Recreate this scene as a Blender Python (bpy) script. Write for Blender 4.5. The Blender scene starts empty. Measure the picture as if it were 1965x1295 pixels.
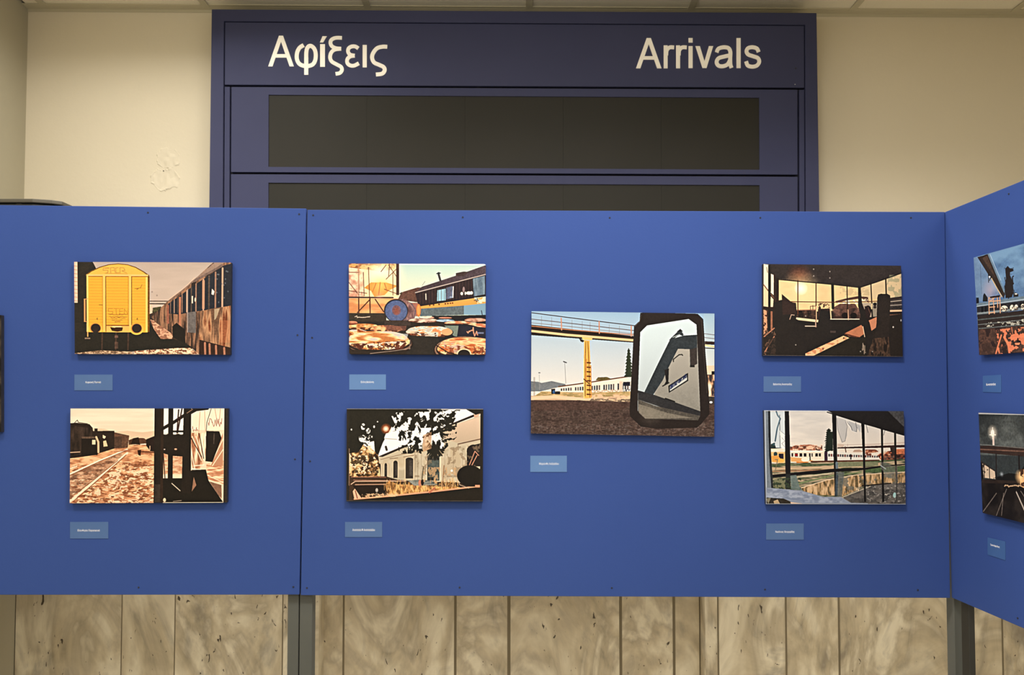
import bpy, bmesh, math, random
from mathutils import Vector, Matrix
import numpy as np

S = bpy.context.scene
COL = S.collection
random.seed(5)

# ---------------------------------------------------------------- camera (a shift lens, as in an upright-corrected photo)
F = 1480.0; CX, CY = 982.5, 710.0
CAM = Vector((0, -2.0, 1.55)); PITCH = math.radians(1.95)
cd = bpy.data.cameras.new('camera'); cam = bpy.data.objects.new('camera', cd); COL.objects.link(cam)
cam.location = CAM; cam.rotation_euler = (math.radians(90)+PITCH, 0, 0)
cd.sensor_fit = 'HORIZONTAL'; cd.sensor_width = 36; cd.lens = 36*F/1965; cd.shift_y = (CY-647.5)/1965
cd.clip_start = .05; cd.clip_end = 60
S.camera = cam

# ---------------------------------------------------------------- light and exposure
S.view_settings.view_transform = 'Standard'; S.view_settings.look = 'None'
S.view_settings.gamma = 1; S.view_settings.use_curve_mapping = False
S.view_settings.exposure = 0.0
w = bpy.data.worlds.new('hall_air'); S.world = w; w.use_nodes = True
w.node_tree.nodes['Background'].inputs[0].default_value = (1, .93, .82, 1)
w.node_tree.nodes['Background'].inputs[1].default_value = .12
def area(name, loc, sx, sy, watts, col=(1, .962, .915), rot=(0, 0, 0), spread=180):
    l = bpy.data.lights.new(name, 'AREA'); l.shape = 'RECTANGLE'; l.size = sx; l.size_y = sy
    l.energy = watts; l.color = col; l.spread = math.radians(spread)
    o = bpy.data.objects.new(name, l); o.location = loc; o.rotation_euler = rot; COL.objects.link(o)
area('ceiling_lamp_left', (-1.35, -.85, 2.95), .45, .25, 17)
area('ceiling_lamp_right', (.22, -1.0, 2.95), .45, .25, 34)
area('ceiling_lamp_hall', (-.9, -3.4, 2.95), 1.8, .5, 50)
area('ceiling_lamp_hall_right', (2.0, -1.9, 2.95), 1.0, .5, 28)
area('ceiling_fill_up', (-.3, -.5, 2.55), 1.6, .3, 14, rot=(math.pi, 0, 0))  # added uplight without a fixture, brightens ceiling and upper wall
area('ceiling_lamp_wall', (-1.15, .28, 2.95), 1.0, .3, 8, spread=165)
area('marble_fill_light', (.15, .28, 2.95), 3.2, .3, 17, spread=98)  # added long strip with narrow spread, brightens the marble behind the panels

# ---------------------------------------------------------------- pixel <-> world (the camera above, 1965 x 1295)
def ray(px, py):
    d = Vector(((px-CX)/F, -(py-CY)/F, -1))
    return (Matrix.Rotation(math.radians(90)+PITCH, 3, 'X') @ d)
def onY(px, py, Y):
    d = ray(px, py); return CAM+d*((Y-CAM.y)/d.y)
def onP(px, py, p, n):
    d = ray(px, py); return CAM+d*((p-CAM).dot(n)/d.dot(n))
def proj(v):
    q = Matrix.Rotation(math.radians(90)+PITCH, 3, 'X').transposed() @ (Vector(v)-CAM)
    return (CX+F*q.x/-q.z, CY-F*q.y/-q.z)

# ---------------------------------------------------------------- materials
def srgb(c): return tuple(((v/255)/12.92 if v/255 <= .04045 else ((v/255+.055)/1.055)**2.4) for v in c)
class N:
    def __init__(s, name, rough=.6, spec=.4, metal=0.):
        s.m = bpy.data.materials.new(name); s.m.use_nodes = True; s.t = s.m.node_tree
        s.b = s.t.nodes['Principled BSDF']; s.b.inputs['Roughness'].default_value = rough
        s.b.inputs['Specular IOR Level'].default_value = spec; s.b.inputs['Metallic'].default_value = metal
    def n(s, typ, **k):
        o = s.t.nodes.new(typ)
        for a, b in k.items():
            if a in o.inputs: o.inputs[a].default_value = b
            else: setattr(o, a, b)
        return o
    def L(s, a, b): s.t.links.new(a, b)
    def coord(s, obj=True, scale=(1, 1, 1), rnd=False):
        tc = s.n('ShaderNodeTexCoord'); mp = s.n('ShaderNodeMapping'); mp.inputs['Scale'].default_value = scale
        s.L(tc.outputs['Object'], mp.inputs['Vector']); out = mp.outputs['Vector']
        if rnd:
            oi = s.n('ShaderNodeObjectInfo'); m = s.n('ShaderNodeMath', operation='MULTIPLY'); m.inputs[1].default_value = 37.
            s.L(oi.outputs['Random'], m.inputs[0]); a = s.n('ShaderNodeVectorMath', operation='ADD'); s.L(out, a.inputs[0]); s.L(m.outputs[0], a.inputs[1]); out = a.outputs[0]
        return out
    def noise(s, vec, scale, detail=4, dist=0., rough=.5):
        t = s.n('ShaderNodeTexNoise'); t.inputs['Scale'].default_value = scale; t.inputs['Detail'].default_value = detail
        t.inputs['Distortion'].default_value = dist; t.inputs['Roughness'].default_value = rough; s.L(vec, t.inputs['Vector']); return t.outputs['Fac']
    def ramp(s, fac, stops):
        r = s.n('ShaderNodeValToRGB'); e = r.color_ramp.elements
        while len(e) < len(stops): e.new(.5)
        for el, (p, c) in zip(e, stops): el.position = p; el.color = (*srgb(c), 1)
        s.L(fac, r.inputs['Fac']); return r.outputs['Color']
    def mix(s, fac, a, b):
        m = s.n('ShaderNodeMix', data_type='RGBA'); s.L(fac, m.inputs[0]) if not isinstance(fac, float) else setattr(m.inputs[0], 'default_value', fac)
        for i, v in ((6, a), (7, b)):
            if isinstance(v, tuple): m.inputs[i].default_value = (*srgb(v), 1)
            else: s.L(v, m.inputs[i])
        return m.outputs[2]
    def col(s, c):
        if isinstance(c, tuple): s.b.inputs['Base Color'].default_value = (*srgb(c), 1)
        else: s.L(c, s.b.inputs['Base Color'])
    def bump(s, h, strength=.2, dist=.002):
        b = s.n('ShaderNodeBump'); b.inputs['Strength'].default_value = strength; b.inputs['Distance'].default_value = dist
        s.L(h, b.inputs['Height']); s.L(b.outputs[0], s.b.inputs['Normal'])
def simple(name, c1, c2=None, scale=6, rough=.6, spec=.4, metal=0., bump=0., bscale=120, detail=4):
    m = N(name, rough, spec, metal); v = m.coord()
    m.col(m.ramp(m.noise(v, scale, detail), [(.3, c1), (.7, c2 or c1)]))
    if bump: m.bump(m.noise(v, bscale, 3), bump)
    return m.m
M = {}
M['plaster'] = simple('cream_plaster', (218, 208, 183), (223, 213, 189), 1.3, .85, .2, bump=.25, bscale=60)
M['plaster_shaded'] = simple('cream_plaster_shaded', (176, 169, 146), (182, 175, 152), 1.3, .85, .2, bump=.25, bscale=60)  # same plaster, the side wall's shade put into a darker colour
M['board'] = simple('blue_painted_board', (54, 77, 141), (58, 82, 148), .9, .6, .08, bump=.06, bscale=260)
M['board_edge'] = simple('board_raw_edge', (150, 150, 150), (180, 176, 168), 30, .8)
M['navy'] = simple('navy_sheet_metal', (56, 59, 86), (60, 63, 90), 2.2, .6, .15, bump=.05, bscale=300)
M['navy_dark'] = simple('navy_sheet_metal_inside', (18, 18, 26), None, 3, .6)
M['screen'] = simple('dark_display_cover', (36, 35, 29), (40, 38, 32), 3.0, .6, .2, bump=.04, bscale=500)
M['letter'] = simple('off_white_letter', (255, 250, 236), None, 5, .5)
M['steel'] = simple('grey_post_metal', (84, 86, 82), (90, 92, 88), 8, .6, .3)
M['screw'] = simple('dark_screw_head', (26, 28, 44), (34, 36, 50), 60, .5)
M['screw_light'] = simple('bright_screw_head', (170, 170, 170), None, 60, .3, metal=.6)
M['card_a'] = simple('pale_blue_card', (90, 126, 178), (94, 130, 182), 20, .4)
M['card_b'] = simple('dusky_blue_card', (76, 106, 156), (80, 110, 160), 20, .4)
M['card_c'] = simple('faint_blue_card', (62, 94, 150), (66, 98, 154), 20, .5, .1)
M['card_text'] = simple('white_print', (255, 255, 255), None, 20, .5)
M['core'] = simple('print_board_edge', (40, 40, 46), (52, 50, 54), 50, .6)
M['tile'] = simple('ceiling_tile_mineral', (236, 228, 204), (240, 232, 208), 8, .9, .1, bump=.5, bscale=220)
M['tbar'] = simple('ceiling_grid_paint', (196, 188, 160), None, 4, .5)
M['dark'] = simple('dark_plenum', (40, 36, 28), None, 4, .9)
M['floor'] = simple('terrazzo_floor', (206, 198, 182), (222, 214, 198), 90, .3)
M['cab'] = simple('cabinet_grey_metal', (96, 90, 76), (84, 80, 70), 5, .5)
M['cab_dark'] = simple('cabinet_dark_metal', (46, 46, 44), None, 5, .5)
m = N('beige_marble', .32, .4); v = m.coord(rnd=True, scale=(1, 1, .55))
big = m.noise(v, 4.6, 6, 2.2, .58); vein = m.noise(v, 3.0, 4, 2.6, .5); fine = m.noise(v, 60, 3, .5)
c = m.ramp(big, [(.30, (184, 176, 158)), (.45, (226, 215, 188)), (.58, (240, 230, 204)), (.72, (206, 197, 176))])
c2 = m.ramp(vein, [(.36, (255, 255, 255)), (.46, (200, 194, 186)), (.53, (222, 216, 206)), (.66, (255, 255, 255))])
mm = m.n('ShaderNodeMix', data_type='RGBA', blend_type='MULTIPLY'); mm.inputs[0].default_value = .85; m.L(c, mm.inputs[6]); m.L(c2, mm.inputs[7])
pits = m.noise(m.coord(rnd=True, scale=(1, 1, .45)), 62, 2, .6); msk = m.noise(v, 5, 2)
pm = m.n('ShaderNodeMath', operation='MULTIPLY_ADD'); pm.inputs[1].default_value = .35; m.L(msk, pm.inputs[0]); m.L(pits, pm.inputs[2])
pr = m.n('ShaderNodeMapRange'); pr.inputs[1].default_value = .89; pr.inputs[2].default_value = .92; m.L(pm.outputs[0], pr.inputs[0])
m.col(m.mix(pr.outputs[0], mm.outputs[2], (74, 64, 50))); m.bump(fine, .05); M['marble'] = m.m
m = N('joint_grout', .9); m.col((128, 117, 94)); M['grout'] = m.m  # one even colour, the grout's own

def print_material(name, arr):
    """flat print: the painting made above by code, laid on the front of one print"""
    H, W = arr.shape[:2]
    img = bpy.data.images.new(name, W, H, alpha=False)
    px = np.ones((H, W, 4), np.float32); px[..., :3] = arr[::-1]
    img.pixels.foreach_set(px.ravel()); img.update(); img.pack()
    m = N(name, .5, .12); t = m.n('ShaderNodeTexImage'); t.image = img; t.extension = 'EXTEND'
    uv = m.n('ShaderNodeUVMap'); uv.uv_map = 'UVMap'; m.L(uv.outputs[0], t.inputs[0]); m.L(t.outputs['Color'], m.b.inputs['Base Color'])
    return m.m

# ---------------------------------------------------------------- object helpers
def empty(name, loc, label=None, cat=None, group=None, kind=None, parent=None):
    o = bpy.data.objects.new(name, None); COL.objects.link(o); o.location = loc; o.empty_display_size = .05
    props(o, label, cat, group, kind); return o
def props(o, label=None, cat=None, group=None, kind=None):
    for k, v in (('label', label), ('category', cat), ('group', group), ('kind', kind)):
        if v: o[k] = v
    return o
def wloc(o):
    v = Vector((0, 0, 0))
    while o: v += o.location; o = o.parent
    return v
def mesh(name, verts, faces, mat, parent=None, bevel=0., mats=None, midx=None, origin=None, smooth=False):
    base = wloc(parent) if parent else Vector((0, 0, 0))
    org = Vector(origin) if origin is not None else sum((Vector(v) for v in verts), Vector())/len(verts)
    me = bpy.data.meshes.new(name); me.from_pydata([tuple(Vector(v)-org) for v in verts], [], faces)
    bm = bmesh.new(); bm.from_mesh(me); bmesh.ops.recalc_face_normals(bm, faces=bm.faces)
    bm.to_mesh(me); bm.free()
    for k in (mats or [mat]): me.materials.append(k)
    if midx: me.polygons.foreach_set('material_index', midx)
    o = bpy.data.objects.new(name, me); COL.objects.link(o); o.location = org-base
    if parent: o.parent = parent
    if smooth: me.polygons.foreach_set('use_smooth', [True]*len(me.polygons))
    if bevel:
        b = o.modifiers.new('bevel', 'BEVEL'); b.width = bevel; b.segments = 2; b.limit_method = 'ANGLE'
    return o
def slab(name, front, dep, mat, parent=None, bevel=0., **k):
    """prism: front outline (list of points) pushed back by the vector dep"""
    n = len(front); fr = [Vector(p) for p in front]; bk = [p+Vector(dep) for p in fr]
    faces = [tuple(range(n)), tuple(range(2*n-1, n-1, -1))]+[(i, i+n, (i+1) % n+n, (i+1) % n) for i in range(n)]
    return mesh(name, fr+bk, faces, mat, parent, bevel, **k)
def box(name, x0, x1, y0, y1, z0, z1, mat, parent=None, bevel=0., **k):
    return slab(name, [(x0, y0, z1), (x1, y0, z1), (x1, y0, z0), (x0, y0, z0)], (0, y1-y0, 0), mat, parent, bevel, **k)
def ring(name, outer, inner, dep, mat, parent=None, bevel=0.):
    o = [Vector(p) for p in outer]; i = [Vector(p) for p in inner]; D = Vector(dep)
    V = o+i+[p+D for p in o]+[p+D for p in i]; Fc = []
    for a in range(4):
        b = (a+1) % 4
        Fc += [(a, b, 4+b, 4+a), (8+a, 12+a, 12+b, 8+b), (a, 8+a, 8+b, b), (4+a, 4+b, 12+b, 12+a)]
    return mesh(name, V, Fc, mat, parent, bevel)
def PQ(pts, Y): return [onY(x, y, Y) for x, y in pts]
def screw(parent, c, nrm, r=.0024, mat=None):
    n = Vector(nrm).normalized(); u = n.cross(Vector((0, 0, 1))).normalized(); v = Vector((0, 0, 1)); c = Vector(c)
    k = 10; V = []
    for rr, h in ((r, 0), (r, .0006), (r*.7, .0012)):
        V += [c+(u*math.cos(t)+v*math.sin(t))*rr+n*h for t in [2*math.pi*i/k for i in range(k)]]
    V.append(c+n*.0006); Fc = [tuple(range(k))[::-1]]
    for a in range(2):
        Fc += [(a*k+i, a*k+(i+1) % k, (a+1)*k+(i+1) % k, (a+1)*k+i) for i in range(k)]
    Fc += [(2*k+i, 2*k+(i+1) % k, 3*k) for i in range(k)]
    return mesh('screw', V, Fc, mat or M['screw'], parent)
def glyph_mesh(body):
    cu = bpy.data.curves.new('glyph', 'FONT'); cu.body = body; cu.size = 1; cu.resolution_u = 6
    t = bpy.data.objects.new('glyph', cu); COL.objects.link(t); bpy.context.view_layer.update()
    dg = bpy.context.evaluated_depsgraph_get(); me = bpy.data.meshes.new_from_object(t.evaluated_get(dg))
    V = [v.co.copy() for v in me.vertices]; P = [tuple(p.vertices) for p in me.polygons]
    bpy.data.objects.remove(t); bpy.data.curves.remove(cu); bpy.data.meshes.remove(me); return V, P
def glyph(name, body, quad, thick, nrm, mat, parent, VP=None):
    """text fitted into a quad (TL, TR, BR, BL, world points), raised by thick along nrm"""
    V, P = VP[:2] if VP else glyph_mesh(body)
    x0 = min(v.x for v in V); x1 = max(v.x for v in V); y0 = min(v.y for v in V); y1 = max(v.y for v in V)
    TL, TR, BR, BL = [Vector(q) for q in quad]; n = Vector(nrm)
    def mp(v):
        u = (v.x-x0)/(x1-x0); t = (v.y-y0)/(y1-y0); return (BL.lerp(BR, u)).lerp(TL.lerp(TR, u), t)
    if VP:                                # pen-drawn letter: every stroke its own closed ribbon, a hair apart in depth
        VV = []; FF = []
        for V1, P1, k in VP[2]:
            Q = [mp(v) for v in V1]; b = len(VV); m_ = len(Q); d = thick+k*.00012
            VV += [q+n*d for q in Q]+Q
            cnt = {}
            for f in P1:
                FF.append(tuple(b+i for i in f)); FF.append(tuple(b+m_+i for i in f[::-1]))
                for a_, b_ in zip(f, f[1:]+f[:1]): cnt[(min(a_, b_), max(a_, b_))] = cnt.get((min(a_, b_), max(a_, b_)), 0)+1
            FF += [(b+a_, b+b_, b+m_+b_, b+m_+a_) for (a_, b_), c_ in cnt.items() if c_ == 1]
        return mesh(name, VV, FF, mat, parent)
    W = [mp(v) for v in V]; me = mesh(name, W, P, mat, parent)
    bm = bmesh.new(); bm.from_mesh(me.data)
    bmesh.ops.remove_doubles(bm, verts=bm.verts, dist=1e-6)
    r = bmesh.ops.extrude_face_region(bm, geom=list(bm.faces))
    bmesh.ops.translate(bm, verts=[g for g in r['geom'] if isinstance(g, bmesh.types.BMVert)], vec=n*thick)
    bmesh.ops.recalc_face_normals(bm, faces=bm.faces); bm.to_mesh(me.data); bm.free(); return me
# ---------------------------------------------------------------- painter for the flat photographic prints
import numpy as np
def homog(src, dst):
    A = []
    for (x, y), (u, v) in zip(src, dst):
        A.append([x, y, 1, 0, 0, 0, -u*x, -u*y, u]); A.append([0, 0, 0, x, y, 1, -v*x, -v*y, v])
    A = np.array(A, float)
    h = np.linalg.solve(A[:, :8], A[:, 8])
    return np.append(h, 1).reshape(3, 3)
class Pic:
    """A small raster painting. Points are given in the print's own drawing units (corners 'quad')."""
    def __init__(s, quad, W, H, bg, seed=1):
        if len(quad) == 2:
            (a, b), (c, d) = quad; quad = [(a, b), (c, b), (c, d), (a, d)]
        s.W, s.H = W, H
        s.M = homog(quad, [(0, 0), (W, 0), (W, H), (0, H)])
        s.sc = W/abs(quad[1][0]-quad[0][0])
        s.im = np.zeros((H, W, 3)); s.im[:] = np.array(bg)/255.
        s.r = np.random.RandomState(seed)
    def T(s, pts):
        p = np.array([[x, y, 1.0] for x, y in pts]) @ s.M.T
        return p[:, :2]/p[:, 2:]
    def _pm(s, P):
        x0 = max(int(P[:, 0].min())-1, 0); x1 = min(int(P[:, 0].max())+2, s.W)
        y0 = max(int(P[:, 1].min())-1, 0); y1 = min(int(P[:, 1].max())+2, s.H)
        if x1 <= x0 or y1 <= y0: return None
        X, Y = np.meshgrid(np.arange(x0, x1)+.5, np.arange(y0, y1)+.5)
        m = np.zeros(X.shape, bool)
        n = len(P)
        for i in range(n):
            ax, ay = P[i]; bx, by = P[(i+1) % n]
            if ay == by: continue
            c = (ay > Y) != (by > Y)
            m ^= c & (X < (bx-ax)*(Y-ay)/(by-ay)+ax)
        return (slice(y0, y1), slice(x0, x1)), m.astype(float)
    def blend(s, sl, m, col):
        m = m[..., None]; c = np.asarray(col, float)/255.
        s.im[sl] = s.im[sl]*(1-m)+c*m
    def poly(s, pts, col, a=1., col2=None, axis=1):
        r = s._pm(s.T(pts))
        if r is None: return
        sl, m = r
        if col2 is not None:
            n = m.shape[0] if axis else m.shape[1]
            t = np.linspace(0, 1, n); t = t[:, None, None] if axis else t[None, :, None]
            c = np.array(col, float)*(1-t)+np.array(col2, float)*t
            c = np.broadcast_to(c, m.shape+(3,))
            s.blend(sl, m*a, c)
        else: s.blend(sl, m*a, col)
    def rect(s, x0, y0, x1, y1, col, a=1., **k): s.poly([(x0, y0), (x1, y0), (x1, y1), (x0, y1)], col, a, **k)
    def ell(s, cx, cy, rx, ry, col, a=1., n=40, a0=0, a1=360, rot=0):
        pts = []
        for i in range(n):
            t = np.radians(a0+(a1-a0)*i/(n-1)); x = rx*np.cos(t); y = ry*np.sin(t)
            c, q = np.cos(np.radians(rot)), np.sin(np.radians(rot))
            pts.append((cx+x*c-y*q, cy+x*q+y*c))
        s.poly(pts, col, a)
    def line(s, pts, w, col, a=1.):
        P = s.T(pts); hw = max(w*s.sc/2, .5)
        for i in range(len(P)-1):
            ax, ay = P[i]; bx, by = P[i+1]
            x0 = max(int(min(ax, bx)-hw-2), 0); x1 = min(int(max(ax, bx)+hw+3), s.W)
            y0 = max(int(min(ay, by)-hw-2), 0); y1 = min(int(max(ay, by)+hw+3), s.H)
            if x1 <= x0 or y1 <= y0: continue
            X, Y = np.meshgrid(np.arange(x0, x1)+.5, np.arange(y0, y1)+.5)
            dx, dy = bx-ax, by-ay; L = dx*dx+dy*dy+1e-9
            t = np.clip(((X-ax)*dx+(Y-ay)*dy)/L, 0, 1)
            d = np.hypot(X-ax-t*dx, Y-ay-t*dy)
            s.blend((slice(y0, y1), slice(x0, x1)), np.clip(hw-d+.5, 0, 1)*a, col)
    def lines(s, L, w, col, a=1.):
        for p in L: s.line(p, w, col, a)
    def noise(s, sx, sy, oct=3):
        out = np.zeros((s.H, s.W)); amp = 1.; tot = 0
        for o in range(oct):
            nx = max(int(s.W*2**o/(sx*s.sc)), 1)+2; ny = max(int(s.H*2**o/(sy*s.sc)), 1)+2
            g = s.r.rand(ny, nx)
            yy = np.linspace(0, ny-1.001, s.H); xx = np.linspace(0, nx-1.001, s.W)
            yi = yy.astype(int); xi = xx.astype(int); fy = (yy-yi)[:, None]; fx = (xx-xi)[None]
            fy = fy*fy*(3-2*fy); fx = fx*fx*(3-2*fx)
            a = g[yi][:, xi]; b = g[yi][:, np.minimum(xi+1, nx-1)]
            c = g[np.minimum(yi+1, ny-1)][:, xi]; d = g[np.minimum(yi+1, ny-1)][:, np.minimum(xi+1, nx-1)]
            out += amp*((a*(1-fx)+b*fx)*(1-fy)+(c*(1-fx)+d*fx)*fy); tot += amp; amp *= .6
        out /= tot
        return np.clip((out-.5)*1.9+.5, 0, 1)
    def tex(s, pts, cols, sx, sy, a=1., lo=.2, hi=.8, oct=3):
        """mottled fill: noise runs through the list of colours"""
        r = s._pm(s.T(pts))
        if r is None: return
        sl, m = r
        n = np.clip((s.noise(sx, sy, oct)[sl]-lo)/(hi-lo), 0, .9999)*(len(cols)-1)
        i = n.astype(int); f = (n-i)[..., None]; C = np.array(cols, float)
        s.blend(sl, m*a, C[i]*(1-f)+C[np.minimum(i+1, len(cols)-1)]*f)
    def spots(s, pts, col, sx, sy, thr, a=1., soft=.06):
        r = s._pm(s.T(pts))
        if r is None: return
        sl, m = r
        n = s.noise(sx, sy, 3)[sl]
        s.blend(sl, m*a*np.clip((n-thr)/soft, 0, 1), col)
    def glow(s, cx, cy, r, col, a=1., p=2.):
        P = s.T([(cx, cy)])[0]; R = r*s.sc
        X, Y = np.meshgrid(np.arange(s.W)+.5, np.arange(s.H)+.5)
        m = np.clip(1-np.hypot(X-P[0], Y-P[1])/R, 0, 1)**p*a
        s.blend((slice(0, s.H), slice(0, s.W)), m, col)
    def scrib(s, x0, y0, x1, y1, n, w, col, a=.7):
        """illegible scribble / row of small marks"""
        q = [(x0, (y0+y1)/2)]
        for i in range(n): q.append((x0+(x1-x0)*(i+1)/n + s.r.uniform(-.6, .6)*(x1-x0)/n, s.r.uniform(y0, y1)))
        s.line(q, w, col, a)
    def conifer(s, cx, y0, y1, w0, w1, col, n=14):
        L = []; R = []
        for i in range(n):
            y = y0+(y1-y0)*i/(n-1); w = w0+(w1-w0)*i/(n-1)
            L += [(cx-w*s.r.uniform(.8, 1.15), y+ (y1-y0)/n*.3), (cx-w*.55, y+(y1-y0)/n*.5)]
            R += [(cx+w*s.r.uniform(.8, 1.15), y+(y1-y0)/n*.3), (cx+w*.55, y+(y1-y0)/n*.5)]
        s.poly([(cx, y0-20)]+R+L[::-1], col)
    def blur(s, im, r):
        for ax in (0, 1):
            for _ in range(2):
                k = int(max(r, 1)); pad = [(0, 0)]*3; pad[ax] = (k+1, k)
                c = np.cumsum(np.pad(im, pad, 'edge'), axis=ax)
                n = im.shape[ax]
                im = (np.take(c, range(2*k+1, 2*k+1+n), ax)-np.take(c, range(0, n), ax))/(2*k+1)
        return im
    def finish(s, grain=.010):
        """printed-photo look: fine tonal mottling, a little softness, then the crispness of a sharpened print"""
        lum = s.im.mean(2); u = 8/s.sc
        n = s.noise(u, u, 3)-.5; n2 = s.noise(5*u, 5*u, 3)-.5
        k = np.clip((.60-lum)*3.2, 0, 1)*np.clip(lum*5-.45, 0, 1)
        im = s.im*(1+(n*.26+n2*.14)*k)[..., None]
        im = s.blur(im, 1)
        im = im+.55*(im-s.blur(im, 5))+.15*(im-s.blur(im, 16))
        im = (im-.025)*1.035*np.array([1., .99, .995])
        im += s.r.normal(0, grain, s.im.shape[:2])[..., None]
        return np.clip(im, .02, 1)
BLK = (42, 38, 34)

def pic_wagon():
    p = Pic([(125, 97), (1815, 1090)], 906, 534, (178, 160, 146), 1)
    p.rect(125, 97, 1815, 620, (180, 164, 152), col2=(206, 186, 172))
    p.tex([(350, 97), (1700, 97), (1700, 500), (350, 500)], [(182, 165, 152), (198, 180, 167)], 500, 90, .4)
    p.poly([(125, 97), (325, 97), (362, 170), (262, 250), (250, 1090), (125, 1090)], (50, 46, 40))
    p.rect(125, 97, 160, 540, (240, 196, 170))
    for y in range(140, 540, 42): p.line([(125, y), (160, y+4)], 5, (190, 130, 105))
    # distance between the trains
    p.rect(940, 512, 1160, 524, (120, 106, 96)); p.rect(940, 540, 1130, 553, (95, 82, 74))
    p.rect(938, 553, 968, 720, (226, 186, 160)); p.tex([(972, 590), (1060, 575), (1100, 640), (970, 650)], [(40, 42, 32), (90, 84, 60)], 30, 30)
    p.poly([(930, 660), (1100, 600), (1400, 900), (1400, 1090), (930, 1090)], (70, 56, 48))
    p.poly([(945, 715), (1010, 735), (1195, 880), (1185, 922), (1060, 925), (985, 820)], (222, 166, 136))
    p.spots([(945, 715), (1010, 735), (1195, 880), (1185, 922), (1060, 925), (985, 820)], (120, 80, 62), 26, 16, .55, .7)
    # carriages on the right
    body = [(960, 690), (1130, 520), (1370, 330), (1620, 100), (1815, 97), (1815, 1090), (1480, 1090), (1330, 960), (1185, 870), (1000, 745)]
    p.tex(body, [(58, 48, 44), (112, 84, 68), (158, 118, 92)], 30, 320)
    p.poly([(1120, 530), (1640, 97), (1745, 97), (1390, 325), (1190, 500)], (158, 134, 120), col2=(120, 96, 84))
    p.line([(1150, 497), (1290, 390), (1360, 330), (1420, 265)], 10, (206, 180, 160))
    p.line([(1420, 300), (1720, 130)], 24, (120, 100, 92))
    p.poly([(1140, 545), (1250, 470), (1440, 330), (1740, 130), (1815, 110), (1815, 560), (1480, 620), (1250, 660), (1140, 650)], (46, 48, 54))
    for i, x in enumerate([1165, 1205, 1245, 1290, 1340, 1390, 1440, 1520, 1580, 1650, 1725]):
        yt = np.interp(x, [1140, 1440, 1815], [545, 330, 105]); yb = np.interp(x, [1140, 1480, 1815], [650, 620, 560])
        p.line([(x, yt), (x, yb)], 6+i*1.3, [(150, 116, 98), (196, 156, 132), (92, 78, 70)][i % 3])
    p.rect(1255, 470, 1278, 780, (176, 118, 92)); p.rect(1125, 560, 1150, 760, (150, 96, 78))
    p.rect(1508, 290, 1534, 600, (196, 142, 116))
    p.poly([(1612, 380), (1640, 410), (1630, 450), (1606, 440)], (240, 220, 196))
    p.rect(1394, 460, 1408, 540, (226, 196, 176)); p.ell(1432, 500, 8, 24, (226, 196, 176))
    for i in range(14): p.ell(p.r.uniform(1640, 1800), p.r.uniform(180, 540), 7, 9, (110, 116, 122), .7)
    low = [(1480, 625), (1815, 562), (1815, 1010), (1660, 980), (1480, 930)]
    p.tex(low, [(112, 84, 66), (150, 112, 86), (196, 150, 112), (120, 70, 48)], 46, 380)
    p.poly([(1640, 600), (1700, 590), (1660, 700), (1640, 720)], (196, 180, 150), .7)
    p.rect(1700, 720, 1812, 960, (206, 132, 92), .35)
    p.poly([(1340, 640), (1440, 625), (1440, 860), (1345, 850)], (106, 100, 98))
    p.line([(1350, 390), (1350, 850)], 9, (166, 148, 138))
    p.poly([(1185, 790), (1230, 750), (1320, 820), (1330, 990), (1190, 900)], BLK)
    p.poly([(1480, 930), (1815, 1015), (1815, 1090), (1480, 1090)], (60, 44, 38))
    for x in (1540, 1590, 1660, 1750): p.line([(x, 950+(x-1480)*.25), (x+4, 1090)], 22, (188, 130, 104), .85)
    # dark ground under the wagon
    p.poly([(125, 850), (930, 850), (935, 745), (985, 820), (1060, 925), (1200, 925), (1310, 960), (1400, 1010), (1000, 1032), (760, 1060), (125, 1082)], (46, 43, 38))
    for x in (425, 575, 708): p.line([(x, 860), (x-4, 1040)], 16, (96, 70, 58), .55)
    p.rect(560, 890, 596, 915, (150, 110, 96), .6); p.rect(560, 960, 596, 1030, (100, 76, 66), .6)
    p.rect(235, 915, 295, 930, (170, 140, 120), .7)
    # ballast
    bl = [(775, 1056), (1000, 1040), (1230, 1022), (1380, 1020), (1480, 1085), (770, 1090)]
    p.tex(bl, [(122, 82, 62), (228, 180, 146), (252, 220, 186)], 22, 14)
    p.tex([(125, 1082), (300, 1062), (400, 1050), (750, 1064), (752, 1090), (125, 1090)], [(110, 86, 66), (216, 184, 152)], 24, 14)
    # yellow wagon
    Y = (238, 172, 64)
    p.poly([(248, 236), (300, 196), (400, 150), (500, 122), (600, 112), (700, 122), (790, 150), (880, 200), (936, 240), (930, 250), (252, 250)], (120, 84, 40))
    p.poly([(262, 238), (310, 204), (405, 158), (500, 130), (600, 120), (700, 130), (785, 158), (870, 206), (916, 240)], (243, 180, 84))
    p.rect(255, 250, 938, 850, (120, 80, 32))
    p.rect(258, 250, 918, 856, Y)
    p.rect(258, 230, 924, 250, (252, 190, 116)); p.rect(262, 250, 920, 257, (150, 96, 40))
    for y in range(284, 770, 31): p.line([(285, y), (895, y+2)], 4, (206, 144, 50), .8)
    for x in (453, 732):
        p.rect(x-20, 240, x+8, 850, (250, 190, 100)); p.rect(x+8, 250, x+16, 850, (120, 78, 36)); p.rect(x-26, 255, x-20, 830, (196, 136, 50))
    p.rect(258, 250, 276, 850, (255, 204, 120)); p.rect(896, 256, 918, 850, (252, 202, 110))
    p.rect(470, 776, 716, 786, (150, 92, 40)); p.rect(470, 786, 716, 856, (250, 180, 96))
    for cx in (352, 798):
        p.ell(cx, 820, 74, 62, (250, 190, 90)); p.ell(cx, 812, 62, 56, (214, 140, 70)); p.ell(cx+2, 812, 52, 48, (54, 44, 40))
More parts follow.
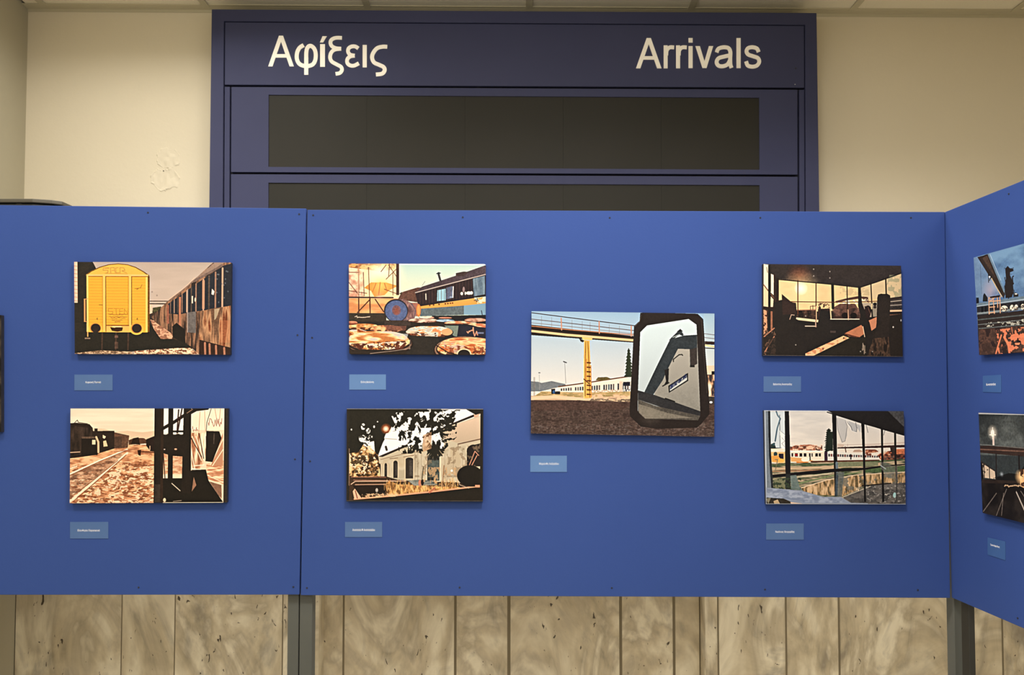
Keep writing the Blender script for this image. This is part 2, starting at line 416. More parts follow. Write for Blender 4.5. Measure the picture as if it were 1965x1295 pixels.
    p.poly([(510, 800), (560, 808), (590, 795), (650, 805), (640, 840), (590, 850), (530, 840)], (66, 42, 30))
    p.line([(540, 796), (630, 796)], 12, (250, 210, 150))
    p.rect(228, 495, 244, 745, (222, 150, 96)); p.line([(230, 500), (270, 496)], 7, (222, 150, 96)); p.line([(230, 742), (262, 742)], 7, (222, 150, 96))
    p.poly([(260, 856), (420, 856), (400, 880), (270, 900)], (46, 43, 38)); p.rect(262, 850, 274, 905, (226, 160, 100))
    G_ = (150, 112, 62)
    p.line([(500, 160), (440, 160), (436, 186), (490, 190), (486, 214), (470, 216)], 5, G_, .7); p.line([(502, 168), (452, 170)], 4, G_, .6)
    p.line([(520, 216), (516, 160), (556, 158), (566, 214)], 5, G_, .7); p.line([(530, 190), (558, 188)], 5, G_, .7)
    p.line([(600, 158), (572, 162), (576, 214), (612, 212)], 5, G_, .7); p.line([(620, 216), (618, 158), (660, 160), (672, 186), (640, 192), (690, 214)], 5, G_, .7)
    p.line([(455, 218), (700, 226)], 5, (170, 124, 60), .7)
    G_ = (176, 120, 48)
    p.line([(540, 602), (492, 602), (490, 630), (540, 634), (538, 660), (488, 658)], 5, G_, .8); p.line([(552, 602), (604, 602)], 5, G_, .8); p.line([(576, 602), (578, 660)], 6, G_, .8)
    p.line([(650, 602), (614, 604), (614, 658), (652, 658)], 5, G_, .8); p.line([(614, 630), (646, 630)], 5, G_, .8); p.line([(664, 660), (664, 602), (704, 658), (706, 602)], 5, G_, .8)
    for y, a, b in ((664, 500, 705), (690, 505, 690), (702, 520, 680), (726, 530, 640), (742, 560, 620)): p.scrib(a, y-5, b, y+5, 16, 5, (140, 96, 46), .7)
    p.line([(780, 384), (840, 376), (856, 340)], 6, (150, 100, 40), .7); p.line([(800, 392), (816, 384)], 8, (140, 90, 40), .7)
    p.line([(392, 560), (430, 562)], 6, (130, 88, 40), .8)
    for x in (372, 806): p.line([(x-8, 718), (x, 702), (x+4, 722)], 5, (110, 80, 40), .8)
    for x, y in ((965, 418), (1018, 456)): p.ell(x, y, 9, 9, (140, 124, 116), .6)
    return p.finish()

def pic_yard():
    p = Pic([(85, 75), (1780, 1100)], 906, 548, (250, 226, 198), 2)
    p.rect(85, 75, 1000, 420, (246, 228, 204), col2=(240, 214, 184))
    p.tex([(85, 90), (1000, 90), (1000, 330), (85, 330)], [(236, 216, 192), (252, 236, 214)], 500, 40, .5)
    p.poly([(330, 290), (450, 296), (560, 330), (700, 318), (860, 336), (1000, 318), (1000, 430), (330, 430)], (226, 196, 166))
    G = [(85, 600), (400, 540), (700, 470), (1000, 470), (1000, 1100), (85, 1100)]
    p.tex(G, [(176, 118, 84), (222, 160, 116), (246, 196, 152)], 90, 26)
    p.spots([(85, 700), (1000, 640), (1000, 1100), (85, 1100)], (130, 76, 50), 56, 26, .60, .75)
    p.spots([(85, 760), (1000, 700), (1000, 1100), (85, 1100)], (255, 224, 188), 44, 22, .60, .85)
    p.tex([(85, 800), (640, 560), (700, 570), (85, 1060)], [(120, 88, 70), (176, 134, 106), (214, 172, 140)], 60, 30, .8)
    for i in range(420):
        x = p.r.uniform(90, 990); y = p.r.uniform(560, 1090)
        if x < 480 and y < 640: continue
        k = (y-480)/500; c = [(110, 62, 40), (255, 226, 192), (190, 120, 82)][i % 3]
        p.line([(x, y), (x+p.r.uniform(10, 50)*k, y-p.r.uniform(-8, 14)*k)], 2+8*k, c, .7)
    # rails
    p.line([(85, 785), (400, 640), (700, 520)], 16, (255, 232, 204)); p.line([(85, 800), (420, 645), (700, 528)], 6, (110, 62, 40))
    p.line([(95, 1075), (330, 880), (700, 560)], 24, (255, 226, 196)); p.line([(120, 1085), (330, 902), (690, 580)], 8, (150, 92, 64))
    p.line([(85, 1040), (320, 868), (600, 640)], 6, (150, 92, 64)); p.line([(85, 730), (160, 700)], 10, (255, 232, 204))
    p.line([(560, 545), (780, 520)], 8, (170, 110, 80)); p.line([(840, 545), (1000, 552)], 10, (90, 50, 36))
    # sheds and old wagons
    D = (52, 42, 36)
    p.poly([(85, 235), (150, 230), (290, 245), (325, 285), (330, 320), (560, 318), (560, 335), (720, 370), (705, 500), (560, 510), (400, 560), (360, 580), (85, 615)], D)
    p.poly([(560, 340), (720, 372), (706, 498), (560, 505)], (108, 78, 62)); p.rect(560, 380, 640, 495, (66, 52, 44), .6)
    p.tex([(95, 260), (320, 290), (320, 560), (95, 590)], [(40, 34, 30), (74, 60, 52)], 60, 200, .8)
    p.line([(120, 240), (160, 200), (170, 225), (270, 240)], 5, D); p.rect(345, 292, 378, 320, D)
    p.rect(210, 380, 350, 400, (96, 78, 66)); p.rect(205, 400, 380, 580, (42, 36, 32))
    p.rect(320, 415, 358, 465, (240, 206, 172)); p.line([(365, 385), (388, 440), (390, 550)], 22, (232, 184, 148))
    p.poly([(435, 360), (470, 380), (455, 405), (435, 395)], (240, 206, 172)); p.poly([(440, 430), (470, 420), (490, 485), (445, 490)], (240, 196, 156))
    p.line([(85, 552), (190, 546)], 10, (196, 164, 138))
    p.poly([(715, 420), (780, 395), (880, 398), (910, 420), (910, 455), (715, 470)], (96, 66, 50)); p.poly([(760, 400), (820, 388), (840, 470), (740, 460)], (52, 38, 30))
    p.poly([(905, 410), (1000, 372), (1000, 545), (950, 540), (905, 480)], (46, 36, 32)); p.rect(940, 480, 950, 530, (210, 170, 140))
    p.poly([(810, 530), (850, 525), (845, 590), (820, 580)], (60, 36, 28))
    # window frame in front, broken glass
    K = (44, 38, 33)
    p.rect(1000, 75, 1780, 1100, (244, 214, 184))
    p.rect(1060, 75, 1320, 340, (255, 246, 232)); p.rect(1380, 75, 1745, 310, (252, 232, 206))
    p.tex([(1085, 560), (1300, 560), (1300, 840), (1085, 840)], [(200, 140, 106), (240, 196, 160)], 40, 20)
    p.rect(1085, 790, 1300, 840, (250, 222, 190))
    p.poly([(1080, 345), (1300, 345), (1320, 600), (1180, 590), (1080, 560)], K)
    p.rect(1085, 340, 1320, 352, (250, 226, 200), .9)
    for x in (1110, 1210, 1280): p.ell(x, 350, 22, 10, (250, 230, 206))
    p.ell(1222, 518, 15, 10, (226, 160, 130)); p.ell(1102, 520, 10, 6, (190, 170, 160))
    p.tex([(1385, 340), (1560, 340), (1540, 640), (1480, 750), (1400, 720)], [(160, 104, 76), (226, 172, 136), (255, 228, 196)], 26, 200)
    for a in ((1400, 380, 1500, 640), (1440, 380, 1520, 620), (1500, 350, 1530, 640), (1540, 350, 1530, 600), (1380, 480, 1430, 740), (1420, 700, 1530, 690), (1400, 730, 1500, 740)):
        p.line([a[:2], a[2:]], 12, (255, 238, 212), .8)
    p.lines([[(1390, 400), (1500, 600)], [(1475, 350), (1525, 620)], [(1550, 380), (1555, 600)]], 8, (70, 44, 34))
    p.tex([(1555, 680), (1740, 640), (1740, 900), (1560, 840)], [(196, 132, 98), (240, 190, 150), (255, 222, 186)], 90, 20)
    p.poly([(1730, 340), (1735, 700), (1600, 690)], (196, 142, 110))
    p.lines([[(1735, 400), (1600, 690)], [(1735, 520), (1620, 700)], [(1560, 800), (1735, 880)]], 9, (252, 224, 192))
    p.poly([(1550, 320), (1690, 325), (1715, 400), (1620, 660), (1545, 650)], K); p.line([(1635, 350), (1632, 460)], 8, (90, 78, 70))
    p.scrib(1570, 180, 1720, 280, 16, 5, (140, 76, 60), .8); p.scrib(1400, 260, 1460, 330, 10, 5, (150, 96, 76), .7)
    p.lines([[(1480, 110), (1470, 330)], [(1530, 100), (1540, 330)], [(1640, 80), (1660, 190)], [(1700, 80), (1690, 200)]], 5, (200, 150, 120))
    p.lines([[(1600, 80), (1555, 230), (1550, 320)]], 5, (50, 40, 36))
    p.poly([(1000, 835), (1300, 835), (1400, 745), (1550, 740), (1580, 860), (1740, 1095), (1000, 1095)], (40, 36, 31))
    p.poly([(1590, 870), (1720, 910), (1725, 1060), (1690, 1020)], (140, 104, 84)); p.poly([(1400, 980), (1420, 820), (1450, 910)], (150, 112, 90))
    p.line([(1185, 890), (1275, 970)], 9, (214, 190, 170)); p.ell(1108, 1070, 16, 22, (240, 200, 170)); p.line([(1200, 1085), (1290, 1075)], 5, (200, 180, 160))
    p.rect(990, 75, 1062, 1100, K); p.rect(1062, 75, 1090, 1100, (56, 44, 36)); p.rect(1140, 75, 1192, 840, K)
    p.poly([(1305, 75), (1385, 75), (1390, 1000), (1290, 1000)], K); p.line([(1090, 570), (1110, 830)], 10, (60, 40, 34))
    p.line([(1020, 330), (1200, 225), (1340, 130), (1420, 80)], 34, K); p.line([(1330, 150), (1440, 90), (1560, 75)], 30, K); p.line([(1340, 125), (1400, 85)], 8, (150, 120, 100))
    p.lines([[(1285, 80), (1240, 340)], [(1250, 90), (1235, 340)]], 14, (70, 46, 38)); p.line([(1185, 325), (1330, 325)], 20, K)
    p.rect(1742, 75, 1780, 1100, (58, 50, 42)); p.rect(1000, 900, 1060, 1095, (74, 66, 58), .6)
    return p.finish()

def pic_barrels():
    p = Pic([(120, 95), (1740, 1175)], 800, 534, (196, 206, 186), 3)
    p.rect(700, 95, 1740, 480, (178, 206, 198), col2=(226, 220, 190))
    p.rect(705, 95, 1740, 110, (240, 246, 236), .8)
    # scaffold with the sun
    p.rect(120, 95, 712, 500, (250, 206, 160))
    p.tex([(120, 140), (300, 140), (300, 500), (120, 500)], [(196, 140, 116), (246, 206, 176)], 60, 60)
    p.tex([(120, 510), (712, 510), (712, 690), (120, 690)], [(206, 138, 90), (236, 172, 116)], 200, 60)
    p.poly([(120, 95), (680, 95), (660, 160), (500, 190), (120, 140)], (150, 96, 60)); p.spots([(120, 95), (680, 95), (660, 160), (500, 190), (120, 140)], (232, 160, 100), 60, 30, .5)
    p.glow(490, 250, 330, (255, 238, 190), 1., 1.1); p.glow(490, 240, 150, (255, 252, 226), 1., .8)
    p.poly([(300, 385), (380, 320), (560, 320), (700, 360), (600, 410), (540, 470), (420, 490), (380, 420)], (226, 142, 70))
    p.glow(500, 350, 190, (255, 196, 110), .9, 1.4)
    C = (96, 60, 48)
    p.lines([[(235, 95), (238, 690)], [(352, 140), (368, 690)], [(640, 200), (640, 470)], [(120, 420), (330, 450)], [(120, 320), (235, 470)], [(560, 280), (690, 150)], [(590, 110), (690, 260)], [(500, 190), (560, 110)], [(600, 100), (590, 240)], [(120, 200), (240, 200)], [(540, 400), (700, 460)], [(290, 200), (300, 480)]], 9, C, .75)
    p.lines([[(490, 320), (470, 470)], [(400, 430), (440, 330)], [(540, 330), (570, 420)], [(250, 95), (230, 180)]], 10, (180, 108, 62), .8)
    p.line([(120, 498), (640, 500)], 16, (74, 44, 38)); p.lines([[(220, 680), (370, 520)], [(430, 520), (530, 670)], [(235, 500), (235, 680)], [(368, 500), (370, 680)]], 13, (92, 58, 46))
    p.rect(678, 95, 714, 470, (78, 54, 46)); p.glow(480, 480, 90, (255, 160, 150), .5); p.lines([[(235, 100), (230, 470)]], 12, (214, 160, 130), .6)
    p.rect(120, 685, 560, 790, (62, 54, 46)); p.scrib(190, 720, 370, 740, 10, 10, (210, 190, 170), .8)
    # far roof and building
    p.poly([(730, 455), (760, 430), (930, 378), (1000, 380), (960, 560), (700, 520)], (98, 70, 60)); p.poly([(715, 450), (750, 430), (740, 470)], (70, 60, 50))
    p.poly([(900, 430), (1100, 350), (1385, 245), (1740, 120), (1740, 480), (960, 600), (930, 560)], (50, 40, 42))
    p.poly([(905, 440), (980, 370), (1385, 235), (1740, 108), (1740, 215), (1390, 300), (1000, 410)], (84, 72, 80), col2=(70, 58, 62))
    p.line([(905, 440), (1390, 310), (1740, 218)], 12, (170, 156, 150)); p.poly([(1385, 205), (1480, 185), (1530, 190), (1480, 240), (1385, 240)], (70, 56, 56))
    p.line([(1180, 215), (1200, 290)], 24, (60, 56, 58)); p.poly([(1148, 215), (1180, 192), (1210, 205), (1185, 218)], (48, 54, 56)); p.line([(985, 355), (1020, 305)], 4, (120, 116, 110))
    p.poly([(1165, 410), (1262, 390), (1265, 530), (1160, 540)], (150, 190, 206)); p.poly([(1270, 380), (1340, 360), (1345, 500), (1268, 520)], (92, 100, 122))
    p.tex([(1585, 270), (1730, 235), (1732, 455), (1600, 480)], [(90, 108, 124), (122, 140, 152)], 20, 200)
    for x in range(960, 1580, 36): p.line([(x, 440-(x-960)*.27), (x, 580-(x-960)*.15)], 5, (84, 62, 58), .7)
    p.line([(1028, 455), (1030, 520)], 14, (180, 168, 156)); p.ell(1478, 400, 13, 34, (140, 120, 120)); p.poly([(1345, 365), (1360, 360), (1355, 500), (1342, 500)], (200, 196, 196))
    for x, w in ((1455, 16), (1498, 9), (1540, 34), (1570, 18)): p.ell(x, 448-(x-1455)*.08, w, 20, (250, 230, 200))
    p.ell(1325, 490, 16, 12, (130, 140, 160))
    p.line([(960, 600), (1300, 540), (1740, 470)], 10, (40, 34, 34))
    # side of the carriage
    p.poly([(940, 605), (1580, 505), (1740, 486), (1740, 570), (950, 632)], (222, 154, 82)); p.spots([(1600, 495), (1740, 486), (1740, 560), (1640, 565)], (206, 206, 180), 60, 30, .4)
    p.poly([(950, 632), (1480, 590), (1480, 700), (960, 720)], (96, 106, 110)); p.poly([(1480, 590), (1740, 562), (1740, 700), (1480, 700)], (124, 156, 176))
    for x in (1075, 1120, 1185, 1260, 1290, 1320, 1345): p.ell(x, 590-(x-1075)*.11, 10, 10, (90, 50, 30), .8)
    p.line([(1690, 650), (1700, 700)], 10, (60, 66, 80)); p.scrib(1600, 500, 1660, 560, 6, 7, (60, 60, 60), .8)
    p.poly([(840, 560), (930, 560), (960, 600), (950, 720), (850, 720)], (150, 100, 88)); p.ell(942, 650, 28, 76, (196, 120, 66)); p.ell(942, 650, 18, 60, (222, 150, 90))
    # drum lying on its side
    p.poly([(640, 520), (760, 515), (870, 570), (915, 660), (890, 760), (700, 785)], (112, 90, 94)); p.tex([(720, 510), (820, 540), (900, 640), (880, 750), (800, 760), (790, 600)], [(96, 66, 66), (170, 130, 120)], 40, 80, .7)
    p.ell(675, 655, 142, 138, (52, 50, 58)); p.ell(677, 660, 130, 126, (84, 96, 132)); p.glow(620, 640, 90, (112, 124, 170), .6); p.ell(680, 650, 52, 60, (112, 82, 88)); p.ell(680, 655, 30, 40, (128, 80, 72))
    # lids in the foreground
    p.rect(120, 785, 1740, 1175, (52, 46, 42)); p.rect(540, 770, 850, 830, (66, 56, 52)); p.poly([(1100, 715), (1740, 700), (1740, 800), (1100, 790)], (40, 38, 40))
    def lid(cx, cy, rx, ry, cols, rim=(100, 74, 60), sx=70, sy=26):
        p.ell(cx, cy+ry*.16, rx*1.05, ry*1.08, (40, 34, 32)); p.ell(cx, cy+ry*.08, rx*1.02, ry, rim)
        pts = [(cx+rx*np.cos(t)*(1+.03*np.sin(7*t)), cy+ry*np.sin(t)*(1+.05*np.sin(5*t))) for t in np.linspace(0, 6.28, 40)]
        p.tex(pts, cols, sx, sy)
        if rx > 150: p.spots([(cx-rx, cy+ry*.35), (cx+rx, cy+ry*.2), (cx+rx*.7, cy+ry), (cx-rx*.7, cy+ry)], (84, 50, 38), 40, 24, .50, .85)
    O = [(150, 80, 46), (226, 150, 96), (255, 212, 160), (196, 184, 172)]
    lid(1000, 770, 180, 26, [(130, 96, 82), (236, 196, 176)]); lid(1260, 770, 110, 16, [(110, 130, 150), (186, 206, 220)]); lid(1040, 735, 90, 14, [(180, 130, 110), (240, 210, 190)])
    lid(1260, 737, 80, 9, [(200, 140, 120), (180, 120, 100)]); lid(1440, 796, 190, 22, [(200, 120, 84), (250, 200, 170)]); lid(1620, 760, 130, 24, [(130, 84, 66), (206, 160, 140)]); lid(1640, 830, 130, 30, [(196, 110, 80), (250, 190, 150)])
    lid(280, 845, 190, 36, [(180, 110, 60), (255, 206, 150)]); lid(560, 872, 190, 44, [(130, 84, 70), (226, 150, 100), (250, 190, 140)]); lid(160, 800, 60, 20, [(140, 80, 60), (216, 140, 110)]); lid(200, 925, 110, 46, O)
    p.poly([(570, 835), (800, 835), (790, 890), (590, 900)], (112, 76, 66), .8); p.line([(250, 880), (350, 910)], 8, (230, 200, 180))
    p.ell(1460, 960, 300, 150, (44, 40, 42)); p.poly([(1250, 830), (1420, 830), (1400, 960), (1360, 950)], (120, 130, 120)); p.poly([(1420, 820), (1740, 850), (1740, 980), (1400, 970)], (44, 42, 52))
    p.scrib(1520, 850, 1640, 950, 10, 14, (220, 150, 120), .8); p.rect(1640, 905, 1720, 925, (120, 130, 160), .7)
    lid(1070, 900, 275, 66, [(200, 180, 160), (176, 196, 200), (250, 220, 190), (226, 140, 96)]); p.ell(1280, 905, 66, 40, (232, 160, 116)); p.ell(920, 912, 30, 10, (60, 44, 38)); p.ell(870, 905, 60, 22, (222, 200, 180), .6)
    p.poly([(850, 950), (1160, 960), (1260, 1120), (1400, 1175), (760, 1175)], (50, 46, 42))
    p.ell(480, 1050, 400, 150, (46, 36, 32)); p.ell(480, 1040, 385, 140, (116, 90, 76)); lid(465, 1010, 375, 116, [(190, 120, 70), (246, 186, 130), (255, 222, 170), (206, 190, 176)], sx=160, sy=30)
    p.spots([(180, 1040), (820, 1010), (760, 1110), (260, 1150)], (90, 50, 38), 60, 50, .52, .9); p.spots([(200, 1060), (800, 1010), (700, 1110)], (250, 214, 190), 34, 24, .58, .9); p.spots([(620, 920), (820, 930), (800, 1010), (660, 980)], (186, 190, 190), 40, 30, .4, .7)
    p.rect(120, 1120, 800, 1175, (52, 44, 38)); p.line([(370, 1165), (700, 1125), (845, 1100)], 7, (150, 130, 116)); p.line([(845, 1000), (838, 1110)], 10, (120, 104, 92))
    p.ell(1500, 1120, 380, 170, (48, 38, 34)); p.ell(1500, 1115, 365, 160, (130, 100, 84)); lid(1530, 1090, 360, 128, [(186, 100, 58), (236, 160, 108), (255, 214, 160), (226, 150, 110)], sx=170, sy=28)
    p.spots([(1240, 1020), (1500, 1060), (1400, 1160), (1250, 1100)], (190, 170, 160), 50, 30, .45, .7); p.spots([(1250, 1060), (1740, 1080), (1740, 1170), (1360, 1170)], (120, 60, 40), 40, 24, .60, .8)
    p.ell(1485, 1160, 86, 62, (250, 200, 160)); p.ell(1485, 1170, 74, 58, (44, 38, 36)); p.line([(1150, 1060), (1300, 1150), (1400, 1172)], 10, (30, 26, 26))
    p.rect(120, 1168, 1740, 1175, (40, 34, 30))
    return p.finish()

def pic_warehouse():
    p = Pic([(95, 85), (1710, 1190)], 800, 547, (255, 248, 236), 4)
    p.rect(95, 85, 1710, 700, (255, 248, 238))
    K = (44, 42, 36)
    # building in perspective
    p.poly([(470, 660), (820, 520), (1230, 320), (1680, 160), (1680, 1000), (940, 960), (480, 900)], (196, 184, 160))
    p.poly([(1200, 330), (1680, 180), (1680, 440), (1400, 490), (1230, 430)], (216, 190, 166), col2=(190, 170, 146))
    p.tex([(480, 700), (1680, 500), (1680, 1000), (480, 900)], [(170, 158, 134), (206, 196, 174), (190, 170, 140)], 120, 160, .55)
    p.poly([(470, 655), (820, 505), (1230, 305), (1600, 150), (1660, 155), (1230, 325), (820, 530), (520, 660)], (60, 50, 44))
    p.poly([(1600, 150), (1690, 100), (1690, 130), (1640, 185), (1600, 185)], (206, 166, 140)); p.poly([(1500, 85), (1710, 85), (1710, 130), (1620, 155)], K)
    p.line([(1415, 505), (1680, 445)], 14, (120, 96, 80)); p.line([(1415, 505), (1415, 545)], 7, (130, 110, 92)); p.line([(500, 690), (700, 640), (1040, 570)], 7, (150, 124, 100))
    p.lines([[(610, 680), (700, 672)], [(770, 660), (890, 640)]], 10, (150, 128, 104))
    for x0, x1, yt, yb in ((475, 500, 740, 900), (545, 575, 735, 900), (650, 700, 705, 910), (795, 885, 668, 915)):
        p.rect(x0-12, yt+10, x1+12, yb, (206, 190, 164)); p.rect(x0, yt+22, x1, yb, (56, 50, 46)); p.ell((x0+x1)/2, yt+24, (x1-x0)/2, 26, (56, 50, 46)); p.rect((x0+x1)/2, yt+30, x1-4, yb-30, (96, 90, 84), .5)
    p.rect(1040, 640, 1195, 940, (60, 60, 58)); p.rect(1035, 640, 1052, 940, (216, 200, 176)); p.rect(1196, 560, 1215, 940, (220, 206, 180)); p.tex([(1055, 700), (1190, 700), (1190, 940), (1055, 940)], [(46, 48, 46), (84, 92, 88)], 60, 60)
    p.poly([(1520, 560), (1600, 515), (1680, 495), (1680, 770), (1520, 770)], (46, 40, 38)); p.ell(1600, 590, 82, 80, (46, 40, 38)); p.lines([[(1550, 755), (1615, 590)], [(1580, 755), (1640, 640)], [(1615, 590), (1660, 640)]], 10, (196, 140, 116)); p.scrib(1580, 520, 1680, 560, 8, 5, (120, 96, 84))
    for x in (905, 940, 980, 1260, 1360, 1470): p.line([(x, 560), (x, 940)], 5, (140, 122, 100), .6)
    p.spots([(900, 600), (1680, 500), (1680, 900), (900, 900)], (140, 120, 96), 50, 60, .68, .6)
    # bushes on the left
    p.tex([(120, 540), (300, 470), (470, 640), (500, 900), (130, 910)], [(60, 46, 34), (130, 96, 62), (196, 150, 100), (240, 200, 150)], 50, 40)
    p.spots([(130, 480), (440, 540), (480, 860), (130, 880)], (250, 220, 190), 30, 26, .64, .9)
    p.spots([(130, 560), (460, 640), (480, 890), (130, 890)], (60, 48, 32), 40, 36, .56, .8)
    # trees, back-lit
    p.poly([(95, 85), (1000, 85), (960, 170), (820, 190), (700, 330), (640, 280), (560, 420), (520, 500), (470, 640), (430, 600), (420, 470), (300, 500), (240, 600), (95, 620)], K)
    for x, y, rx, ry in ((290, 300, 26, 40), (350, 350, 26, 34), (280, 440, 40, 44), (330, 480, 40, 60), (150, 335, 10, 12), (420, 300, 10, 16), (660, 320, 20, 34), (380, 420, 22, 30), (460, 240, 8, 8)):
        p.ell(x, y, rx, ry, (255, 246, 234)); p.spots([(x-rx, y-ry), (x+rx, y-ry), (x+rx, y+ry), (x-rx, y+ry)], K, 20, 20, .5)
    p.poly([(540, 430), (560, 380), (620, 360), (640, 440), (700, 450), (680, 545), (590, 600), (510, 620), (500, 600), (560, 530)], (255, 250, 240)); p.line([(540, 440), (690, 450)], 5, (150, 140, 130)); p.line([(560, 540), (570, 575)], 26, (70, 64, 58))
    def foliage(cx, y0, y1, w, n=60, top=False):
        for i in range(n):
            y = p.r.uniform(y0, y1); sgn = p.r.choice([-1, 1]); ww = w*(1-.3*abs((y-(y0+y1)/2)/(y1-y0)))
            p.line([(cx+sgn*ww*.35, y-20), (cx+sgn*ww*p.r.uniform(.7, 1.2), y+p.r.uniform(10, 50))], p.r.uniform(8, 22), K)
        p.poly([(cx-w*.6, y0), (cx+w*.6, y0), (cx+w*.55, y1-40), (cx, y1+30), (cx-w*.5, y1-60)], K)
    foliage(1150, 85, 600, 100, 70); foliage(900, 85, 520, 70, 60); foliage(700, 85, 260, 80, 40); foliage(760, 330, 440, 40, 16); foliage(1000, 85, 200, 80, 30); foliage(930, 420, 580, 60, 26); foliage(1140, 520, 680, 55, 20)
    p.spots([(560, 95), (1440, 95), (1330, 300), (560, 330)], K, 60, 44, .53, 1., .03); p.spots([(600, 120), (1250, 120), (1250, 560), (800, 560)], (255, 248, 236), 44, 60, .64, 1., .03)
    p.spots([(1200, 240), (1400, 240), (1400, 420), (1230, 600)], K, 40, 26, .60, 1., .03); p.tex([(1000, 400), (1100, 360), (1100, 560), (1000, 600)], [(150, 104, 70), (214, 170, 130)], 40, 40, .6)
    p.spots([(700, 520), (980, 520), (980, 620), (720, 620)], K, 24, 50, .5); p.glow(562, 325, 70, (255, 120, 60), .9, .9); p.glow(560, 325, 38, (255, 250, 226), 1., .6)
    # foreground grass, planks, log
    p.poly([(95, 905), (560, 890), (700, 930), (940, 950), (1400, 960), (1680, 1000), (1680, 1190), (95, 1190)], (70, 54, 42))
    p.lines([[(150, 900), (560, 900)], [(180, 935), (800, 945)]], 7, (170, 120, 100)); p.line([(150, 985), (200, 950), (800, 945)], 10, (214, 176, 150)); p.line([(200, 990), (560, 985)], 9, (190, 150, 126)); p.poly([(170, 1000), (545, 995), (560, 1110), (240, 1110)], (44, 36, 32))
    g = [(545, 1000), (600, 940), (700, 985), (900, 990), (1100, 1010), (1400, 1010), (1500, 1035), (1000, 1090), (600, 1130)]
    p.tex(g, [(130, 92, 56), (206, 150, 92), (236, 186, 120)], 30, 60)
    for i in range(200):
        x = p.r.uniform(540, 1420); y = p.r.uniform(1000, 1100)-(x-560)*.05; p.line([(x, y), (x+p.r.uniform(-16, 16), y-p.r.uniform(20, 80))], 5, [(222, 170, 104), (150, 104, 60), (246, 206, 140)][i % 3], .8)
    p.tex([(820, 940), (960, 930), (1100, 940), (1180, 990), (900, 1000)], [(90, 96, 92), (150, 150, 140)], 50, 20); p.ell(965, 968, 18, 40, (196, 132, 106)); p.ell(995, 960, 18, 36, (50, 40, 36))
    p.spots([(1000, 780), (1400, 780), (1400, 1020), (1000, 1020)], (196, 160, 120), 26, 50, .62, .8); p.line([(1250, 760), (1230, 1030)], 9, (150, 110, 76)); p.line([(1005, 780), (990, 930)], 10, (90, 78, 60)); p.ell(1342, 822, 14, 14, (255, 236, 220))
    p.poly([(120, 1185), (600, 1130), (1000, 1085), (1450, 1035), (1680, 1010), (1710, 1010), (1710, 1190), (95, 1190)], (42, 38, 33))
    p.line([(190, 1160), (600, 1125), (1080, 1075), (1540, 1020), (1680, 1005)], 18, (232, 160, 126)); p.poly([(170, 1070), (195, 1035), (275, 1150), (190, 1160)], (240, 180, 150)); p.line([(200, 1060), (225, 1150)], 9, (120, 60, 46))
    p.line([(1080, 1080), (1140, 1030)], 22, (180, 110, 84)); p.spots([(280, 1100), (700, 1080), (700, 1130), (280, 1150)], (230, 190, 150), 26, 20, .5, .8); p.ell(455, 1055, 16, 24, (180, 170, 160)); p.line([(455, 1075), (455, 1110)], 10, (120, 110, 96))
    p.ell(1555, 880, 150, 124, (38, 35, 31)); p.rect(1555, 800, 1700, 1010, (38, 35, 31)); p.line([(1405, 930), (1440, 990), (1545, 1030)], 7, (190, 170, 150)); p.rect(1620, 990, 1675, 1020, (226, 150, 120))
    p.rect(95, 85, 130, 1190, (48, 44, 38)); p.rect(124, 560, 130, 1000, (160, 130, 106)); p.rect(1678, 85, 1710, 1190, (44, 40, 36))
    p.rect(95, 85, 1710, 91, (150, 146, 140), .8); p.rect(95, 1180, 1710, 1190, (40, 40, 40)); p.rect(95, 1178, 1710, 1181, (120, 112, 104), .7)
    return p.finish()

